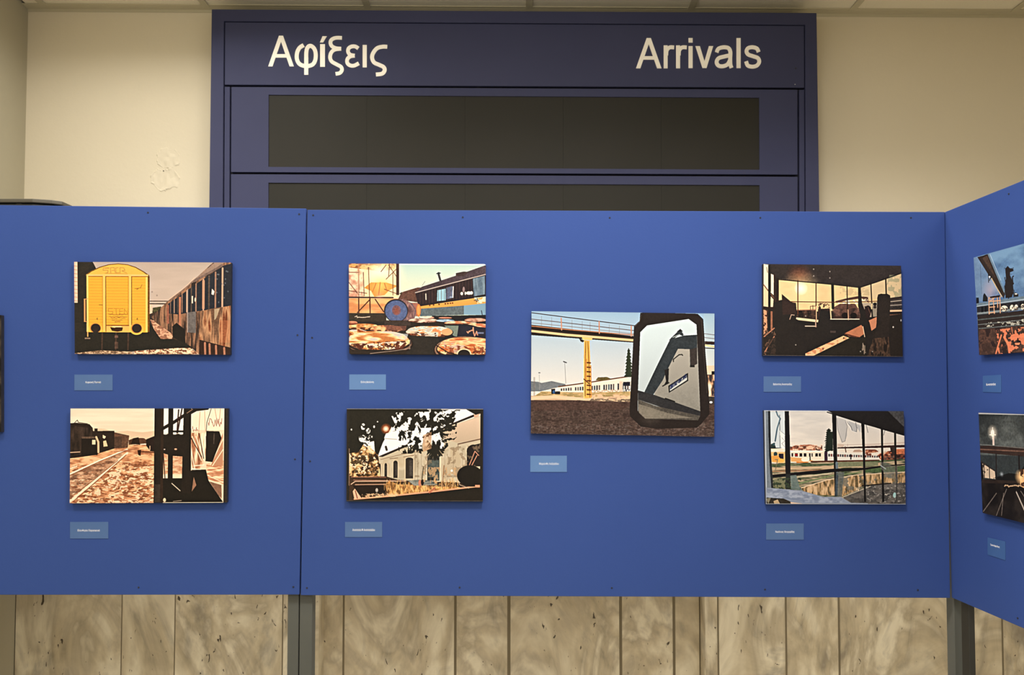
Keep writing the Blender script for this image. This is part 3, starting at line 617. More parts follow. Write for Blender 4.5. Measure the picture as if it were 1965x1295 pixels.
def pic_mirror():
    Q = [(92, 78), (1715, 100), (1715, 1190), (85, 1163)]
    p = Pic(Q, 1060, 724, (168, 190, 198), 5)
    p.poly([(60, 60), (1740, 60), (1740, 860), (60, 860)], (150, 180, 204), col2=(232, 222, 210))
    p.poly([(88, 700), (150, 705), (180, 715), (270, 698), (390, 725), (420, 790), (88, 790)], (116, 122, 126))
    p.line([(385, 530), (395, 720)], 4, (120, 120, 120), .7); p.line([(375, 525), (400, 535)], 9, (70, 70, 74)); p.line([(160, 640), (163, 780)], 4, (150, 150, 150), .7); p.rect(152, 620, 170, 630, (110, 114, 118))
    for x in (112, 120): p.line([(x, 665), (x, 830)], 4, (120, 110, 104), .7)
    p.poly([(60, 830), (1740, 800), (1740, 900), (60, 900)], (196, 164, 134))
    # train and scrub
    p.poly([(130, 800), (330, 752), (560, 712), (985, 655), (985, 830), (130, 835)], (232, 218, 200))
    p.line([(330, 748), (560, 716), (985, 652)], 10, (110, 76, 56)); p.poly([(660, 690), (680, 665), (760, 662), (800, 680), (720, 695)], (96, 84, 52))
    for i, x in enumerate(range(350, 980, 21)):
        y = 772-(x-350)*.062; h = 16+(x-350)*.05
        if i % 6 == 5: continue
        p.rect(x, y-h*.5, x+13, y+h*.8, [(50, 50, 60), (96, 84, 84), (60, 76, 90)][i % 3], .9)
    p.rect(870, 700, 900, 800, (222, 190, 170)); p.rect(905, 705, 965, 740, (40, 40, 52)); p.scrib(905, 760, 965, 800, 12, 6, (60, 70, 90)); p.scrib(640, 770, 860, 800, 30, 5, (150, 104, 72), .6)
    p.tex([(180, 790), (560, 800), (985, 790), (985, 830), (90, 850)], [(150, 130, 84), (206, 170, 120), (160, 140, 90)], 60, 12, .9)
    p.poly([(265, 770), (300, 765), (300, 812), (268, 812)], (24, 28, 44)); p.rect(300, 790, 345, 815, (50, 44, 44)); p.ell(290, 795, 12, 16, (60, 90, 130)); p.ell(320, 770, 16, 14, (240, 230, 214))
    p.line([(88, 850), (300, 838), (560, 862), (620, 850)], 30, (226, 192, 160)); p.poly([(620, 855), (985, 850), (985, 895), (600, 880)], (120, 104, 88)); p.spots([(560, 810), (985, 820), (985, 890), (560, 880)], (222, 184, 150), 34, 14, .5)
    # overhead walkway
    p.poly([(60, 195), (1000, 300), (1000, 357), (60, 288)], (46, 36, 32)); p.line([(60, 250), (400, 288), (700, 312), (1000, 337)], 22, (222, 184, 140)); p.line([(60, 207), (400, 240), (1000, 290)], 9, (170, 120, 92)); p.line([(60, 225), (1000, 310)], 12, (40, 30, 28))
    p.line([(92, 92), (400, 132), (700, 170), (1005, 207)], 7, (66, 56, 60)); p.line([(92, 148), (400, 182), (1000, 250)], 6, (96, 84, 86)); p.line([(92, 182), (500, 222), (1000, 280)], 4, (120, 108, 104))
    p.lines([[(354, 140), (358, 245)], [(690, 170), (692, 275)], [(975, 210), (975, 300)]], 10, (190, 140, 116))
    for x in (180, 270, 450, 540, 610, 780, 870): p.line([(x, 110+(x-90)*.125), (x, 200+(x-90)*.11)], 3, (120, 110, 112), .6)
    # yellow column with ladder
    p.poly([(510, 315), (560, 340), (545, 355), (525, 345)], (50, 40, 36)); p.poly([(535, 305), (632, 318), (625, 335), (545, 332)], (226, 190, 120)); p.poly([(556, 335), (606, 340), (622, 850), (590, 850), (552, 850)], (226, 174, 92))
    p.lines([[(572, 350), (566, 560), (566, 830)], [(590, 350), (600, 560), (608, 840)]], 7, (140, 96, 50)); p.poly([(560, 500), (585, 500), (580, 720), (560, 700)], (190, 130, 66), .6)
    for y in range(535, 850, 40): p.line([(585, y), (612, y+2)], 13, (110, 66, 40))
    p.line([(556, 500), (556, 850)], 8, (250, 206, 130)); p.line([(617, 560), (622, 840)], 6, (196, 130, 70)); p.line([(555, 680), (600, 720)], 8, (90, 60, 40))
    # ground
    p.poly([(60, 868), (520, 868), (640, 880), (1000, 890), (1740, 890), (1740, 1220), (60, 1220)], (72, 58, 54)); p.tex([(60, 872), (520, 872), (1740, 895), (1740, 1220), (60, 1220)], [(62, 50, 46), (92, 76, 70), (72, 60, 54)], 40, 14, .8)
    p.poly([(60, 868), (600, 872), (1000, 890), (900, 950), (60, 960)], (80, 60, 54), .6); p.spots([(60, 1080), (1740, 1060), (1740, 1220), (60, 1220)], (110, 100, 96), 24, 10, .66, .5)
    # tree behind the mirror
    p.conifer(952, 425, 650, 14, 46, (50, 58, 44), 9)
    # right strip
    p.rect(1620, 100, 1740, 560, (158, 186, 204), col2=(206, 212, 210)); p.rect(1610, 560, 1740, 660, (226, 200, 172)); p.poly([(1630, 345), (1740, 350), (1740, 378), (1630, 372)], (60, 44, 40)); p.line([(1630, 380), (1740, 398)], 16, (236, 196, 150)); p.lines([[(1625, 278), (1740, 292)], [(1625, 312), (1740, 325)]], 5, (110, 100, 104)); p.line([(1630, 405), (1740, 410)], 8, (60, 44, 40))
    p.tex([(1640, 640), (1740, 640), (1740, 830), (1640, 830)], [(70, 60, 60), (226, 170, 130), (240, 220, 200)], 20, 60); p.rect(1690, 610, 1716, 640, (20, 20, 20)); p.rect(1650, 835, 1740, 900, (60, 56, 54)); p.ell(1685, 885, 14, 10, (240, 236, 230))
    # mirror housing
    K = (44, 38, 36)
    p.poly([(1055, 95), (1100, 88), (1565, 102), (1615, 150), (1635, 450), (1665, 800), (1672, 990), (1600, 1075), (1560, 1110), (1200, 1120), (1060, 1100), (965, 1010), (960, 960), (985, 500), (1000, 210), (1050, 165)], K)
    p.line([(1065, 110), (1050, 170), (1005, 215)], 6, (90, 84, 80), .8); p.line([(1600, 160), (1620, 450), (1650, 800)], 10, (70, 62, 58), .6)
    gl = [(1055, 265), (1115, 205), (1485, 148), (1555, 198), (1560, 300), (1585, 960), (1555, 1040), (1100, 1030), (1032, 960), (1035, 780)]
    p.poly(gl, (206, 222, 226), col2=(176, 186, 190))
    p.poly([(1340, 320), (1520, 290), (1560, 292), (1590, 970), (1180, 830), (1180, 780), (1330, 500)], (156, 154, 148))
    p.poly([(1390, 410), (1495, 412), (1510, 560), (1560, 545), (1588, 965), (1180, 820), (1260, 680), (1310, 560)], (168, 164, 154), col2=(134, 132, 124))
    # roof of the station building, tilted in the mirror
    R = (52, 58, 62)
    p.poly([(1320, 330), (1440, 295), (1560, 288), (1562, 545), (1500, 575), (1495, 415), (1390, 412), (1300, 590), (1255, 690), (1170, 820), (1090, 800), (1215, 540)], R)
    p.poly([(1310, 335), (1410, 238), (1440, 285), (1435, 300), (1400, 285), (1345, 330)], R); p.line([(1345, 310), (1405, 285)], 8, (150, 160, 160)); p.poly([(1380, 260), (1412, 235), (1435, 260)], (34, 34, 36))
    p.poly([(1495, 420), (1560, 400), (1562, 545), (1505, 575)], (62, 56, 54)); p.rect(1498, 560, 1540, 575, (30, 28, 28))
    p.poly([(1270, 600), (1310, 585), (1305, 715), (1262, 740), (1285, 700)], (40, 38, 38)); p.line([(1255, 742), (1310, 712)], 10, (36, 34, 34)); p.line([(1280, 852), (1360, 880)], 12, (30, 28, 28))
    p.poly([(1035, 780), (1180, 820), (1590, 965), (1590, 1010), (1400, 985), (1036, 860)], (50, 50, 52)); p.poly([(1035, 860), (1200, 920), (1590, 1005), (1570, 1045), (1100, 1030), (1036, 965)], (84, 80, 74)); p.poly([(1040, 900), (1300, 980), (1530, 1025), (1100, 1030), (1045, 980)], (128, 122, 110), .8); p.glow(1150, 985, 150, (150, 144, 130), .5)
    p.line([(1350, 525), (1350, 505), (1400, 465), (1425, 462), (1432, 470)], 9, (40, 38, 36))
    # name board, mirror-reversed letters
    p.poly([(1305, 740), (1480, 625), (1482, 695), (1310, 802)], (24, 24, 28)); p.poly([(1317, 746), (1470, 645), (1472, 688), (1320, 786)], (186, 188, 184))
    a = np.array([1322, 770.]); d = np.array([1468-1322., 662-770.])/13.2
    up = np.array([-2, -28.])
    segs = {'O': [(0, 0, 0, 1), (0, 1, .7, 1), (.7, 1, .7, 0), (.7, 0, 0, 0)], 'H': [(0, 0, 0, 1), (.7, 0, .7, 1), (0, .5, .7, .5)], 'N': [(0, 0, 0, 1), (0, 0, .7, 1), (.7, 0, .7, 1)], 'I': [(.3, 0, .3, 1)], 'A': [(0, 0, .35, 1), (.35, 1, .7, 0)], '-': [(.1, .5, .6, .5)], 'K': [(.7, 0, .7, 1), (.7, .5, 0, 1), (.7, .5, 0, 0)]}
    for i, ch in enumerate('ONIHO-ONIKHO'):
        o = a+d*(i*1.1+.2)
        for x0, y0, x1, y1 in segs[ch]:
            q0 = o+d*x0+up*y0; q1 = o+d*x1+up*y1; p.line([tuple(q0), tuple(q1)], 5.5, (44, 52, 84))
    return p.finish()

def pic_office():
    Q = [(88, 100), (1720, 122), (1735, 1195), (88, 1185)]
    p = Pic(Q, 800, 536, (48, 42, 38), 6)
    p.rect(60, 80, 1760, 400, (54, 48, 46))
    p.glow(520, 240, 170, (140, 66, 44), .6, 1.2)
    sky = [(262, 275), (900, 335), (1235, 372), (1430, 308), (1735, 200), (1735, 620), (262, 680)]
    p.poly(sky, (226, 190, 140), col2=(250, 206, 150)); p.tex(sky, [(216, 184, 136), (240, 206, 156)], 200, 100, .5); p.poly([(1250, 375), (1735, 205), (1735, 510), (1250, 510)], (206, 190, 156), .6)
    p.glow(540, 400, 260, (255, 226, 170), .9, 1.3); p.glow(540, 390, 80, (255, 252, 230), 1., .6)
    p.spots([(1550, 230), (1735, 230), (1735, 500), (1550, 500)], (150, 150, 120), 60, 60, .6, .6); p.spots([(1000, 360), (1350, 380), (1350, 470), (1000, 470)], (190, 170, 130), 60, 40, .6, .6)
    # outside things
    p.tex([(480, 640), (720, 640), (720, 750), (480, 720)], [(40, 34, 32), (104, 76, 62)], 50, 60); p.line([(480, 645), (720, 640)], 10, (180, 130, 100)); p.lines([[(650, 600), (652, 640)], [(680, 590), (680, 640)], [(650, 600), (720, 596)]], 6, (90, 60, 50))
    p.poly([(740, 640), (760, 590), (780, 630), (880, 625), (885, 780), (740, 780)], (60, 46, 42)); p.spots([(740, 560), (880, 560), (880, 620), (740, 620)], (90, 66, 54), 20, 14, .5)
    p.poly([(930, 610), (1000, 570), (1180, 570), (1210, 620), (1230, 745), (930, 745)], (104, 76, 66)); p.poly([(945, 540), (1080, 505), (1210, 480), (1330, 490), (1340, 560), (1300, 540), (1260, 505), (1080, 530), (960, 560)], (88, 62, 54)); p.spots([(980, 540), (1330, 510), (1330, 570), (980, 575)], (250, 232, 200), 30, 20, .5)
    p.tex([(910, 620), (1240, 620), (1240, 740), (910, 740)], [(50, 40, 38), (110, 80, 70)], 60, 50, .8)
    for cx in (1060, 1160): p.ell(cx, 710, 40, 36, (38, 32, 30))
    p.poly([(1260, 560), (1370, 560), (1370, 740), (1260, 740)], (176, 160, 140)); p.ell(1330, 650, 40, 60, (44, 36, 34)); p.line([(1385, 560), (1385, 740)], 8, (44, 36, 34))
    p.poly([(1380, 560), (1440, 550), (1440, 730), (1390, 740)], (150, 140, 124)); p.ell(1412, 575, 20, 20, (40, 34, 32)); p.ell(1412, 610, 18, 16, (60, 50, 46))
    p.poly([(1590, 500), (1735, 480), (1735, 650), (1590, 650)], (66, 60, 58)); p.line([(1590, 545), (1735, 530)], 8, (196, 180, 160)); p.line([(1590, 590), (1735, 580)], 12, (150, 140, 130)); p.scrib(1600, 600, 1730, 640, 12, 7, (40, 36, 34))
    p.line([(1580, 655), (1735, 650)], 22, (232, 182, 146)); p.poly([(1580, 700), (1735, 690), (1640, 760), (1580, 790)], (176, 120, 92)); p.line([(880, 752), (1240, 752)], 10, (250, 222, 190)); p.line([(470, 745), (740, 775)], 30, (246, 206, 166))
    # interior
    K = (44, 40, 37)
    p.poly([(230, 540), (330, 520), (310, 455), (420, 550), (480, 560), (490, 690), (480, 750), (560, 790), (740, 790), (740, 860), (600, 850), (590, 800), (740, 790), (770, 640), (880, 660), (885, 760), (1240, 770), (1250, 820), (620, 1190), (230, 1190)], K)
    p.poly([(310, 455), (425, 550), (480, 562), (482, 690), (320, 700)], (56, 44, 40)); p.line([(590, 835), (710, 836)], 12, (200, 180, 160)); p.line([(712, 790), (716, 860)], 14, (180, 150, 130))
    p.poly([(700, 850), (1240, 780), (1250, 830), (620, 1190), (500, 1190), (500, 900)], K)
    p.poly([(1230, 740), (1735, 690), (1735, 1195), (700, 1195), (1050, 980), (1250, 950)], (46, 41, 37)); p.poly([(1330, 770), (1400, 740), (1440, 720), (1440, 840), (1370, 890), (1330, 830)], (196, 132, 100))
    p.poly([(1055, 920), (1250, 820), (1275, 850), (1280, 930), (1230, 965), (1100, 955)], (186, 122, 90)); p.line([(1060, 930), (1220, 970)], 16, (90, 56, 44))
    p.poly([(590, 1160), (1040, 948), (1110, 975), (1060, 1000), (680, 1190), (590, 1190)], (240, 188, 142)); p.spots([(590, 1160), (1040, 948), (1110, 975), (680, 1190)], (190, 120, 84), 40, 30, .66, .7); p.ell(1045, 975, 10, 8, (60, 36, 30)); p.ell(800, 1105, 8, 8, (70, 44, 36))
    p.poly([(1100, 980), (1300, 960), (1320, 1190), (700, 1190)], (46, 42, 36)); p.poly([(560, 1190), (590, 1160), (590, 1190)], K); p.rect(885, 890, 950, 915, (84, 72, 66), .8)
    # window mullions
    F = (50, 38, 32)
    p.line([(262, 275), (262, 540)], 26, F); p.line([(502, 295), (502, 690)], 12, (96, 58, 40)); p.line([(718, 322), (718, 780)], 12, (80, 50, 38)); p.line([(913, 335), (918, 620)], 32, (44, 44, 36)); p.line([(1084, 350), (1090, 720)], 12, F); p.line([(1365, 325), (1375, 560)], 13, F); p.line([(1540, 265), (1545, 460)], 16, F)
    p.line([(420, 545), (900, 552), (1230, 548), (1440, 540)], 9, (96, 60, 46)); p.line([(1590, 515), (1735, 495)], 9, F); p.line([(262, 282), (900, 340), (1235, 378), (1430, 314), (1735, 205)], 12, (40, 36, 34))
    p.line([(720, 600), (722, 780)], 10, (226, 176, 140)); p.line([(1095, 640), (1100, 760)], 8, (226, 176, 140)); p.line([(888, 640), (895, 740)], 14, (240, 190, 150))
    # left window strip
    p.poly([(95, 100), (160, 110), (165, 430), (95, 340)], (246, 222, 190)); p.poly([(180, 215), (215, 230), (215, 470), (180, 440)], (246, 222, 190)); p.poly([(92, 350), (160, 440), (160, 610), (92, 600)], (236, 200, 160)); p.poly([(178, 480), (212, 520), (205, 620), (175, 610)], (240, 206, 170))
    p.line([(90, 340), (230, 520)], 12, (120, 84, 64)); p.rect(148, 110, 178, 900, K); p.line([(225, 230), (232, 540)], 22, (60, 44, 38)); p.poly([(92, 640), (130, 650), (140, 870), (95, 940)], (206, 150, 116)); p.spots([(92, 640), (145, 640), (145, 900), (92, 930)], (80, 54, 44), 26, 30, .55)
    p.line([(95, 620), (220, 620)], 24, (50, 38, 34)); p.rect(178, 660, 200, 880, (180, 120, 92), .8); p.lines([[(100, 960), (220, 860)], [(110, 1140), (220, 960)]], 12, (170, 116, 90)); p.spots([(92, 880), (240, 880), (240, 1180), (92, 1180)], (140, 104, 84), 26, 26, .64, .6); p.poly([(160, 1000), (240, 960), (240, 1190), (120, 1190)], K, .7); p.line([(130, 140), (140, 200)], 8, (120, 110, 96))
    # chair back and lever
    p.poly([(1440, 500), (1450, 462), (1480, 452), (1560, 455), (1590, 470), (1595, 520), (1580, 800), (1575, 1000), (1400, 1010), (1430, 800)], (50, 44, 40)); p.line([(1445, 500), (1455, 462), (1560, 456)], 6, (30, 26, 24))
    p.poly([(1215, 360), (1245, 370), (1260, 560), (1350, 800), (1440, 1190), (1320, 1190), (1290, 900), (1215, 600)], K); p.poly([(1290, 600), (1330, 600), (1365, 680), (1340, 760), (1310, 740)], (50, 40, 38)); p.line([(1330, 610), (1358, 690)], 6, (120, 90, 76))
    p.tex([(1390, 980), (1570, 960), (1590, 1190), (1320, 1190)], [(44, 38, 34), (96, 74, 60), (60, 50, 42)], 40, 90, .9); p.scrib(1260, 1030, 1300, 1170, 8, 8, (190, 170, 150), .5); p.lines([[(1270, 840), (1290, 960)]], 9, (236, 190, 156)); p.ell(1625, 845, 9, 11, (190, 180, 170)); p.ell(1716, 765, 6, 14, (170, 170, 170))
    for x, y in ((690, 162), (690, 242), (882, 190), (882, 266), (476, 1058), (594, 715), (1240, 1135), (1380, 1135)): p.ell(x, y, 8, 8, (170, 160, 150), .8)
    p.line([(405, 755), (425, 700), (460, 705)], 8, (190, 160, 140)); p.line([(88, 1183), (1735, 1192)], 4, (130, 120, 110), .7)
    return p.finish()

def pic_trains():
    Q = [(100, 108), (1752, 116), (1775, 1218), (122, 1215)]
    p = Pic(Q, 800, 534, (222, 216, 206), 7)
    p.poly([(60, 80), (1800, 80), (1800, 700), (60, 700)], (206, 206, 204), col2=(236, 224, 208)); p.tex([(400, 120), (920, 120), (920, 480), (400, 480)], [(206, 202, 196), (230, 224, 214)], 300, 60, .5)
    p.poly([(120, 120), (345, 120), (345, 560), (120, 560)], (206, 216, 220)); p.line([(285, 160), (290, 550)], 6, (90, 96, 100)); p.poly([(285, 340), (350, 400), (350, 560), (300, 560)], (240, 240, 236)); p.lines([[(285, 345), (350, 395)], [(310, 430), (345, 470)], [(345, 470), (310, 500), (345, 540)]], 4, (140, 146, 150))
    p.line([(245, 120), (262, 165), (292, 205), (255, 320), (232, 470)], 16, (84, 106, 120)); p.line([(250, 130), (285, 200), (248, 330)], 5, (140, 166, 180))
    # village, trees
    p.poly([(410, 550), (470, 520), (560, 515), (640, 512), (690, 515), (790, 550), (790, 590), (410, 590)], (176, 116, 92)); p.spots([(410, 520), (790, 515), (790, 590), (410, 590)], (240, 206, 180), 34, 14, .55); p.spots([(410, 530), (790, 525), (790, 590), (410, 590)], (90, 56, 46), 34, 14, .62); p.poly([(600, 540), (640, 525), (690, 540), (680, 570), (610, 570)], (236, 196, 166))
    p.conifer(868, 340, 590, 30, 68, (40, 48, 42), 11); p.rect(840, 360, 915, 585, (40, 48, 42)); p.poly([(180, 510), (220, 490), (240, 550), (320, 550), (180, 565)], (52, 64, 62))
    # trains
    p.poly([(175, 560), (350, 565), (350, 740), (175, 720)], (226, 186, 130)); p.rect(180, 565, 350, 600, (240, 226, 206)); p.rect(275, 620, 330, 695, (50, 46, 56)); p.ell(235, 625, 22, 26, (60, 80, 80)); p.poly([(180, 650), (260, 640), (330, 720), (200, 715)], (222, 160, 84)); p.ell(300, 700, 40, 22, (236, 180, 90))
    p.poly([(410, 580), (800, 582), (830, 600), (820, 715), (410, 740)], (236, 222, 200)); p.poly([(840, 600), (880, 585), (1460, 640), (1460, 690), (840, 712)], (226, 222, 212)); p.poly([(410, 660), (620, 680), (700, 710), (420, 715)], (226, 170, 110)); p.ell(590, 690, 50, 26, (250, 236, 216))
    p.rect(410, 585, 800, 600, (248, 240, 224)); p.rect(815, 598, 852, 712, (66, 46, 62)); p.poly([(480, 715), (620, 715), (640, 735), (490, 735)], (226, 140, 66)); p.line([(660, 715), (1460, 700)], 18, (96, 60, 44)); p.line([(420, 745), (500, 735)], 14, (60, 66, 50))
    for x0, x1 in ((425, 445), (465, 500), (520, 552), (570, 602), (632, 650), (664, 676), (708, 738), (748, 774)): p.rect(x0, 615, x1, 654, (58, 44, 52))
    p.rect(465, 622, 500, 650, (150, 50, 50)); p.rect(640, 620, 652, 700, (60, 52, 60))
    for i, x in enumerate(range(862, 1440, 27)): p.rect(x, 622+(x-862)*.04, x+18, 654+(x-862)*.02, [(70, 62, 70), (120, 66, 62), (96, 90, 96)][i % 3])
    p.rect(1120, 625, 1135, 690, (60, 50, 50)); p.poly([(1170, 575), (1230, 570), (1280, 600), (1150, 600)], (190, 160, 140)); p.poly([(1440, 640), (1500, 600), (1775, 560), (1775, 740), (1500, 720)], (150, 84, 66)); p.tex([(1440, 640), (1500, 600), (1775, 560), (1775, 740), (1500, 720)], [(60, 44, 44), (150, 84, 64), (206, 130, 96), (216, 200, 176)], 26, 22, .95); p.poly([(1660, 565), (1775, 560), (1775, 640), (1660, 650)], (214, 126, 88), .8); p.tex([(1500, 640), (1775, 620), (1775, 720), (1500, 730)], [(40, 34, 36), (130, 76, 58)], 30, 30, .8)
    p.poly([(1300, 575), (1420, 570), (1450, 600), (1300, 620)], (200, 140, 110)); p.spots([(1300, 570), (1450, 570), (1450, 640), (1300, 640)], (120, 70, 56), 26, 20, .5)
    p.poly([(970, 545), (1775, 515), (1775, 545), (970, 560)], (70, 50, 48)); p.line([(1060, 540), (1070, 600)], 12, (110, 80, 74)); p.lines([[(1000, 520), (1775, 490)], [(1090, 505), (1090, 545)]], 5, (190, 170, 160)); p.poly([(970, 500), (1050, 510), (1040, 540), (970, 540)], (206, 186, 170)); p.poly([(1590, 540), (1640, 540), (1640, 620), (1600, 600)], (60, 50, 46))
    p.line([(1300, 520), (1775, 490)], 24, (206, 190, 178), .7)
    # ground bands
    p.tex([(175, 735), (1775, 700), (1800, 1230), (120, 1230)], [(74, 84, 62), (136, 130, 108), (184, 166, 138)], 120, 16)
    p.line([(180, 760), (900, 745), (1775, 690)], 16, (86, 100, 72)); p.line([(200, 800), (900, 780), (1500, 740)], 30, (196, 172, 140)); p.line([(190, 830), (900, 810)], 18, (160, 120, 90), .8); p.poly([(1290, 800), (1775, 760), (1775, 830), (1300, 845)], (84, 104, 72)); p.poly([(980, 720), (1450, 715), (1450, 760), (980, 780)], (130, 134, 106))
    p.poly([(540, 1030), (840, 930), (1180, 870), (1775, 830), (1775, 960), (1300, 1000), (1040, 1120), (600, 1100)], (196, 158, 110)); p.tex([(540, 1030), (840, 930), (1180, 870), (1775, 830), (1775, 960), (1300, 1000), (1040, 1120), (600, 1100)], [(96, 84, 62), (176, 146, 108), (214, 184, 146)], 24, 90, .9); p.spots([(1000, 880), (1775, 830), (1775, 960), (1300, 1000), (1040, 1120)], (112, 112, 104), 60, 50, .5, .75); p.line([(540, 1025), (850, 930), (1200, 870), (1775, 835)], 9, (232, 206, 176)); p.line([(480, 980), (900, 880), (1250, 840)], 14, (120, 136, 96)); p.line([(210, 930), (900, 850)], 10, (206, 196, 170))
    p.poly([(1040, 1130), (1330, 1000), (1775, 960), (1800, 1230), (1060, 1230)], (96, 92, 88)); p.tex([(1040, 1130), (1330, 1000), (1775, 960), (1800, 1230), (1060, 1230)], [(70, 70, 70), (112, 108, 104)], 80, 40, .7); p.line([(1040, 1130), (1220, 1060), (1360, 1005)], 9, (190, 180, 160)); p.line([(1260, 1000), (1600, 970)], 14, (50, 44, 40)); p.scrib(1180, 950, 1240, 1080, 5, 9, (222, 200, 170), .8)
    p.ell(1645, 1110, 20, 32, (160, 196, 196)); p.scrib(1530, 1090, 1560, 1110, 5, 7, (222, 214, 200)); p.spots([(1300, 1000), (1775, 990), (1775, 1200), (1300, 1200)], (190, 186, 180), 20, 14, .80, .6)
    # glass shards
    p.poly([(960, 190), (1070, 220), (1085, 400), (1060, 470), (1020, 480), (970, 330)], (184, 184, 184), .7); p.line([(962, 200), (975, 340), (1025, 485), (1060, 470), (1085, 300), (1065, 230)], 5, (130, 130, 130))
    p.poly([(1095, 230), (1250, 290), (1240, 370), (1200, 310), (1195, 360), (1145, 350)], (176, 178, 180), .8); p.lines([[(1075, 235), (1130, 300), (1145, 352), (1195, 360), (1200, 310)], [(1310, 280), (1330, 370)], [(1530, 345), (1515, 400)], [(1185, 250), (1195, 310)]], 6, (110, 112, 114)); p.line([(1070, 230), (1120, 310), (1140, 350), (1190, 365)], 5, (250, 248, 244))
    # dark roof and frame
    K = (36, 35, 35)
    p.poly([(830, 100), (1800, 100), (1800, 420), (1500, 335), (1250, 255), (940, 155)], (40, 38, 38)); p.poly([(1560, 110), (1800, 100), (1800, 330), (1740, 290)], (72, 72, 74)); p.line([(850, 128), (1250, 255), (1760, 400)], 12, (28, 27, 28))
    p.poly([(905, 140), (955, 140), (972, 1000), (975, 1120), (940, 1120), (925, 700)], K); p.poly([(950, 830), (1050, 840), (1020, 1130), (960, 1125)], (96, 104, 104), .8); p.line([(960, 730), (965, 830)], 30, (110, 124, 132)); p.line([(965, 880), (950, 1110)], 30, (70, 82, 92), .8)
    p.poly([(1250, 245), (1288, 255), (1302, 900), (1306, 1190), (1285, 1190), (1272, 700)], K); p.line([(1495, 325), (1500, 700), (1510, 1180)], 24, K); p.line([(1650, 375), (1655, 700), (1672, 950)], 24, (44, 40, 38)); p.line([(1670, 950), (1665, 1180)], 14, (60, 60, 60), .7)
    p.poly([(190, 870), (900, 800), (1300, 785), (1500, 760), (1500, 780), (1300, 810), (960, 835), (200, 905)], K); p.line([(1030, 815), (1190, 805)], 32, K); p.line([(1500, 772), (1775, 745)], 14, K); p.poly([(1470, 720), (1540, 720), (1640, 780), (1640, 920), (1560, 900), (1480, 790)], (120, 122, 116), .6); p.line([(1480, 760), (1540, 800)], 10, (170, 180, 180)); p.rect(1640, 760, 1680, 960, (130, 128, 118), .5)
    p.poly([(345, 115), (395, 115), (412, 700), (412, 1040), (360, 1040), (350, 700)], K); p.poly([(360, 860), (412, 860), (412, 1040), (340, 1030)], (50, 54, 54), .8)
    p.line([(160, 120), (168, 600), (195, 1020)], 26, (50, 54, 58)); p.poly([(100, 110), (145, 115), (160, 700), (185, 1030), (130, 1040)], (120, 130, 140)); p.line([(115, 120), (130, 1200)], 10, (180, 190, 200)); p.line([(230, 690), (260, 690), (225, 860)], 8, (130, 120, 96)); p.poly([(185, 510), (230, 490), (225, 530)], (60, 84, 90))
    p.poly([(200, 930), (350, 900), (350, 1040), (240, 1040)], (120, 122, 96)); p.spots([(200, 930), (540, 880), (540, 1050), (220, 1050)], (60, 70, 56), 34, 30, .5); p.poly([(410, 880), (480, 870), (520, 1010), (560, 1060), (420, 1040)], (110, 126, 124), .9)
    p.poly([(125, 1020), (240, 1030), (540, 1055), (800, 1130), (1010, 1130), (1130, 1200), (1330, 1205), (1330, 1225), (120, 1225), (118, 1140)], (142, 152, 170)); p.tex([(135, 1040), (240, 1040), (540, 1070), (800, 1140), (1010, 1145), (1080, 1200), (600, 1200), (400, 1160), (130, 1130)], [(124, 136, 158), (168, 178, 196)], 60, 30, .8)
    p.poly([(125, 1140), (330, 1150), (420, 1190), (420, 1225), (122, 1225)], (60, 56, 50)); p.poly([(210, 1180), (260, 1160), (290, 1215), (220, 1215)], (180, 160, 130)); p.poly([(410, 1190), (560, 1210), (420, 1220)], (214, 190, 170)); p.poly([(118, 1150), (180, 1140), (150, 1215)], (130, 126, 110))
    p.line([(100, 108), (850, 112)], 10, (240, 246, 250)); p.line([(122, 1213), (1775, 1216)], 7, (170, 176, 184)); p.line([(101, 110), (123, 1212)], 8, (200, 206, 214))
    return p.finish()

